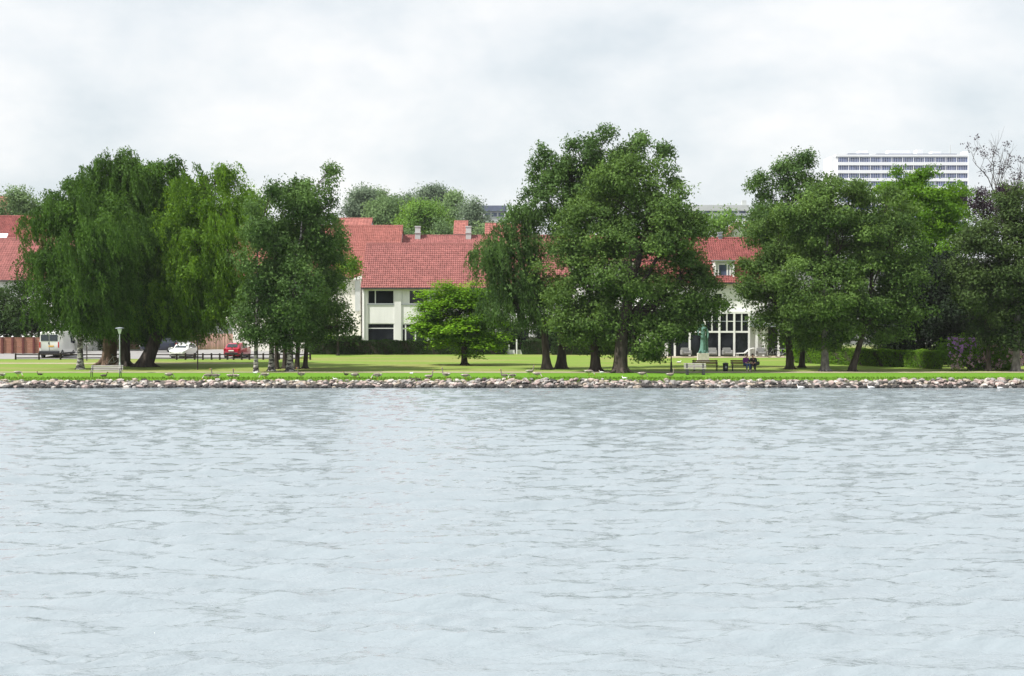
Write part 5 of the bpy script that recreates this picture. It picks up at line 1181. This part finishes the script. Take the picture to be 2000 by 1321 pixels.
SHORE = [('goose','sit',3,735,'goose resting on the grass below the red board fence'),('goose','graze',35,736,'goose grazing on the grass in front of the rail fence end by the van'),('duck','sit',78,733,'small dark duck resting in line with the van, before the pale birch'),
 ('goose','graze',330,740,'goose grazing in line with the grey hatchback'),('goose','graze',407,741.5,'goose grazing beside a standing goose, in line with the plank fence'),('goose','stand',421,742,'goose standing beside a grazing goose, in line with the plank fence'),
 ('goose','sit',450,736.5,'goose resting on the grass below the red car, before the rail fence'),('goose','sit',461,737,'goose resting on the grass between its neighbour and the slender birch'),('gull','stand',499,733,'white gull standing at the foot of the slender birch'),
 ('goose','graze',517,740,'goose grazing near the pale trunks of the birch clump'),('goose','stand',588,739,'goose standing with raised neck before the birch clump'),('gull','sit',655,742.5,'white gull resting by the stones in line with the cream wall'),('duck','stand',676,736.5,'small dark duck standing in line with the hedge end by the birches'),
 ('goose','graze',693,740.5,'goose grazing next to the small standing duck'),('goose','graze',737,741.5,'goose grazing in line with the dark ground-floor window of the white house'),('gull','stand',804,734,'white gull standing at the lakeside path left of the maple'),('duck','sit',806,743,'small dark duck resting by the stones right below the standing gull'),('duck','sit',817,743,'small dark duck resting by the stones next to a standing goose'),
 ('goose','stand',838,743,'goose standing by the stones next to two dark ducks'),('goose','stand',871,740,'goose standing on the grass just left of the maple trunk'),('goose','graze',909,741.5,'goose grazing straight below the maple trunk'),('goose','stand',985,741,'goose standing beside a grazing one, in line with the white garden wall'),('goose','graze',1001,741,'goose grazing beside a standing one, in line with the white garden wall'),
 ('goose','stand',1035,733,'goose standing on the lakeside path near the weeping birch trunk'),('goose','graze',1049,738,'goose grazing at the stones near the weeping birch trunk'),('goose','graze',1150,734,'goose grazing before the slanting alder trunk'),('gull','stand',1175,732.5,'white gull standing between the two thick central trunks'),
 ('gull','sit',1220,741,'white gull resting by the stones below the thickest trunk'),('goose','graze',1254,738,'goose grazing in the shade right of the thickest trunk'),('goose','stand',1309,739.5,'goose standing below the dark slim lamp post')]
for k, p, x, y, lb_ in SHORE:
    bird(k, p, x, y, rr.choice([0, math.pi]) + rr.uniform(-.7, .7), sc_=rr.uniform(.8, .92), label=lb_)
bird('duck', 'sit', 203, 736, R(20), 'small dark duck resting beneath the grey lakeside bench')
bird('gull', 'sit', 1326, 709.5, R(10), 'white gull resting far up the lawn beside the statue')
for x, y, l_ in ((1564, 758, 'white gull floating off the stones below the slim set-back grove trunk'), (1701, 758, 'white gull floating off the stones below the thin curved trunk'), (1953, 759.5, 'white gull floating off the stones below the rhododendron')): bird('gull', 'swim', x, y, R(180 + rr.uniform(-30, 30)), label=l_, z=0.0, sc_=1.1)

# ------------------------------------------------------------------ air
hz = MB(); hz.box(-2600, 2600, -260, 2600, -5, 80)
hm = bpy.data.materials.new('haze'); hm.use_nodes = True; t = hm.node_tree; t.nodes.clear(); ho_ = N(t, 'ShaderNodeOutputMaterial'); pv = N(t, 'ShaderNodeVolumePrincipled')
pv.inputs['Color'].default_value = (0.93, 0.96, 1.0, 1); pv.inputs['Density'].default_value = 0.00008; t.links.new(pv.outputs[0], ho_.inputs['Volume'])
stuff(hz.build('haze', hm))
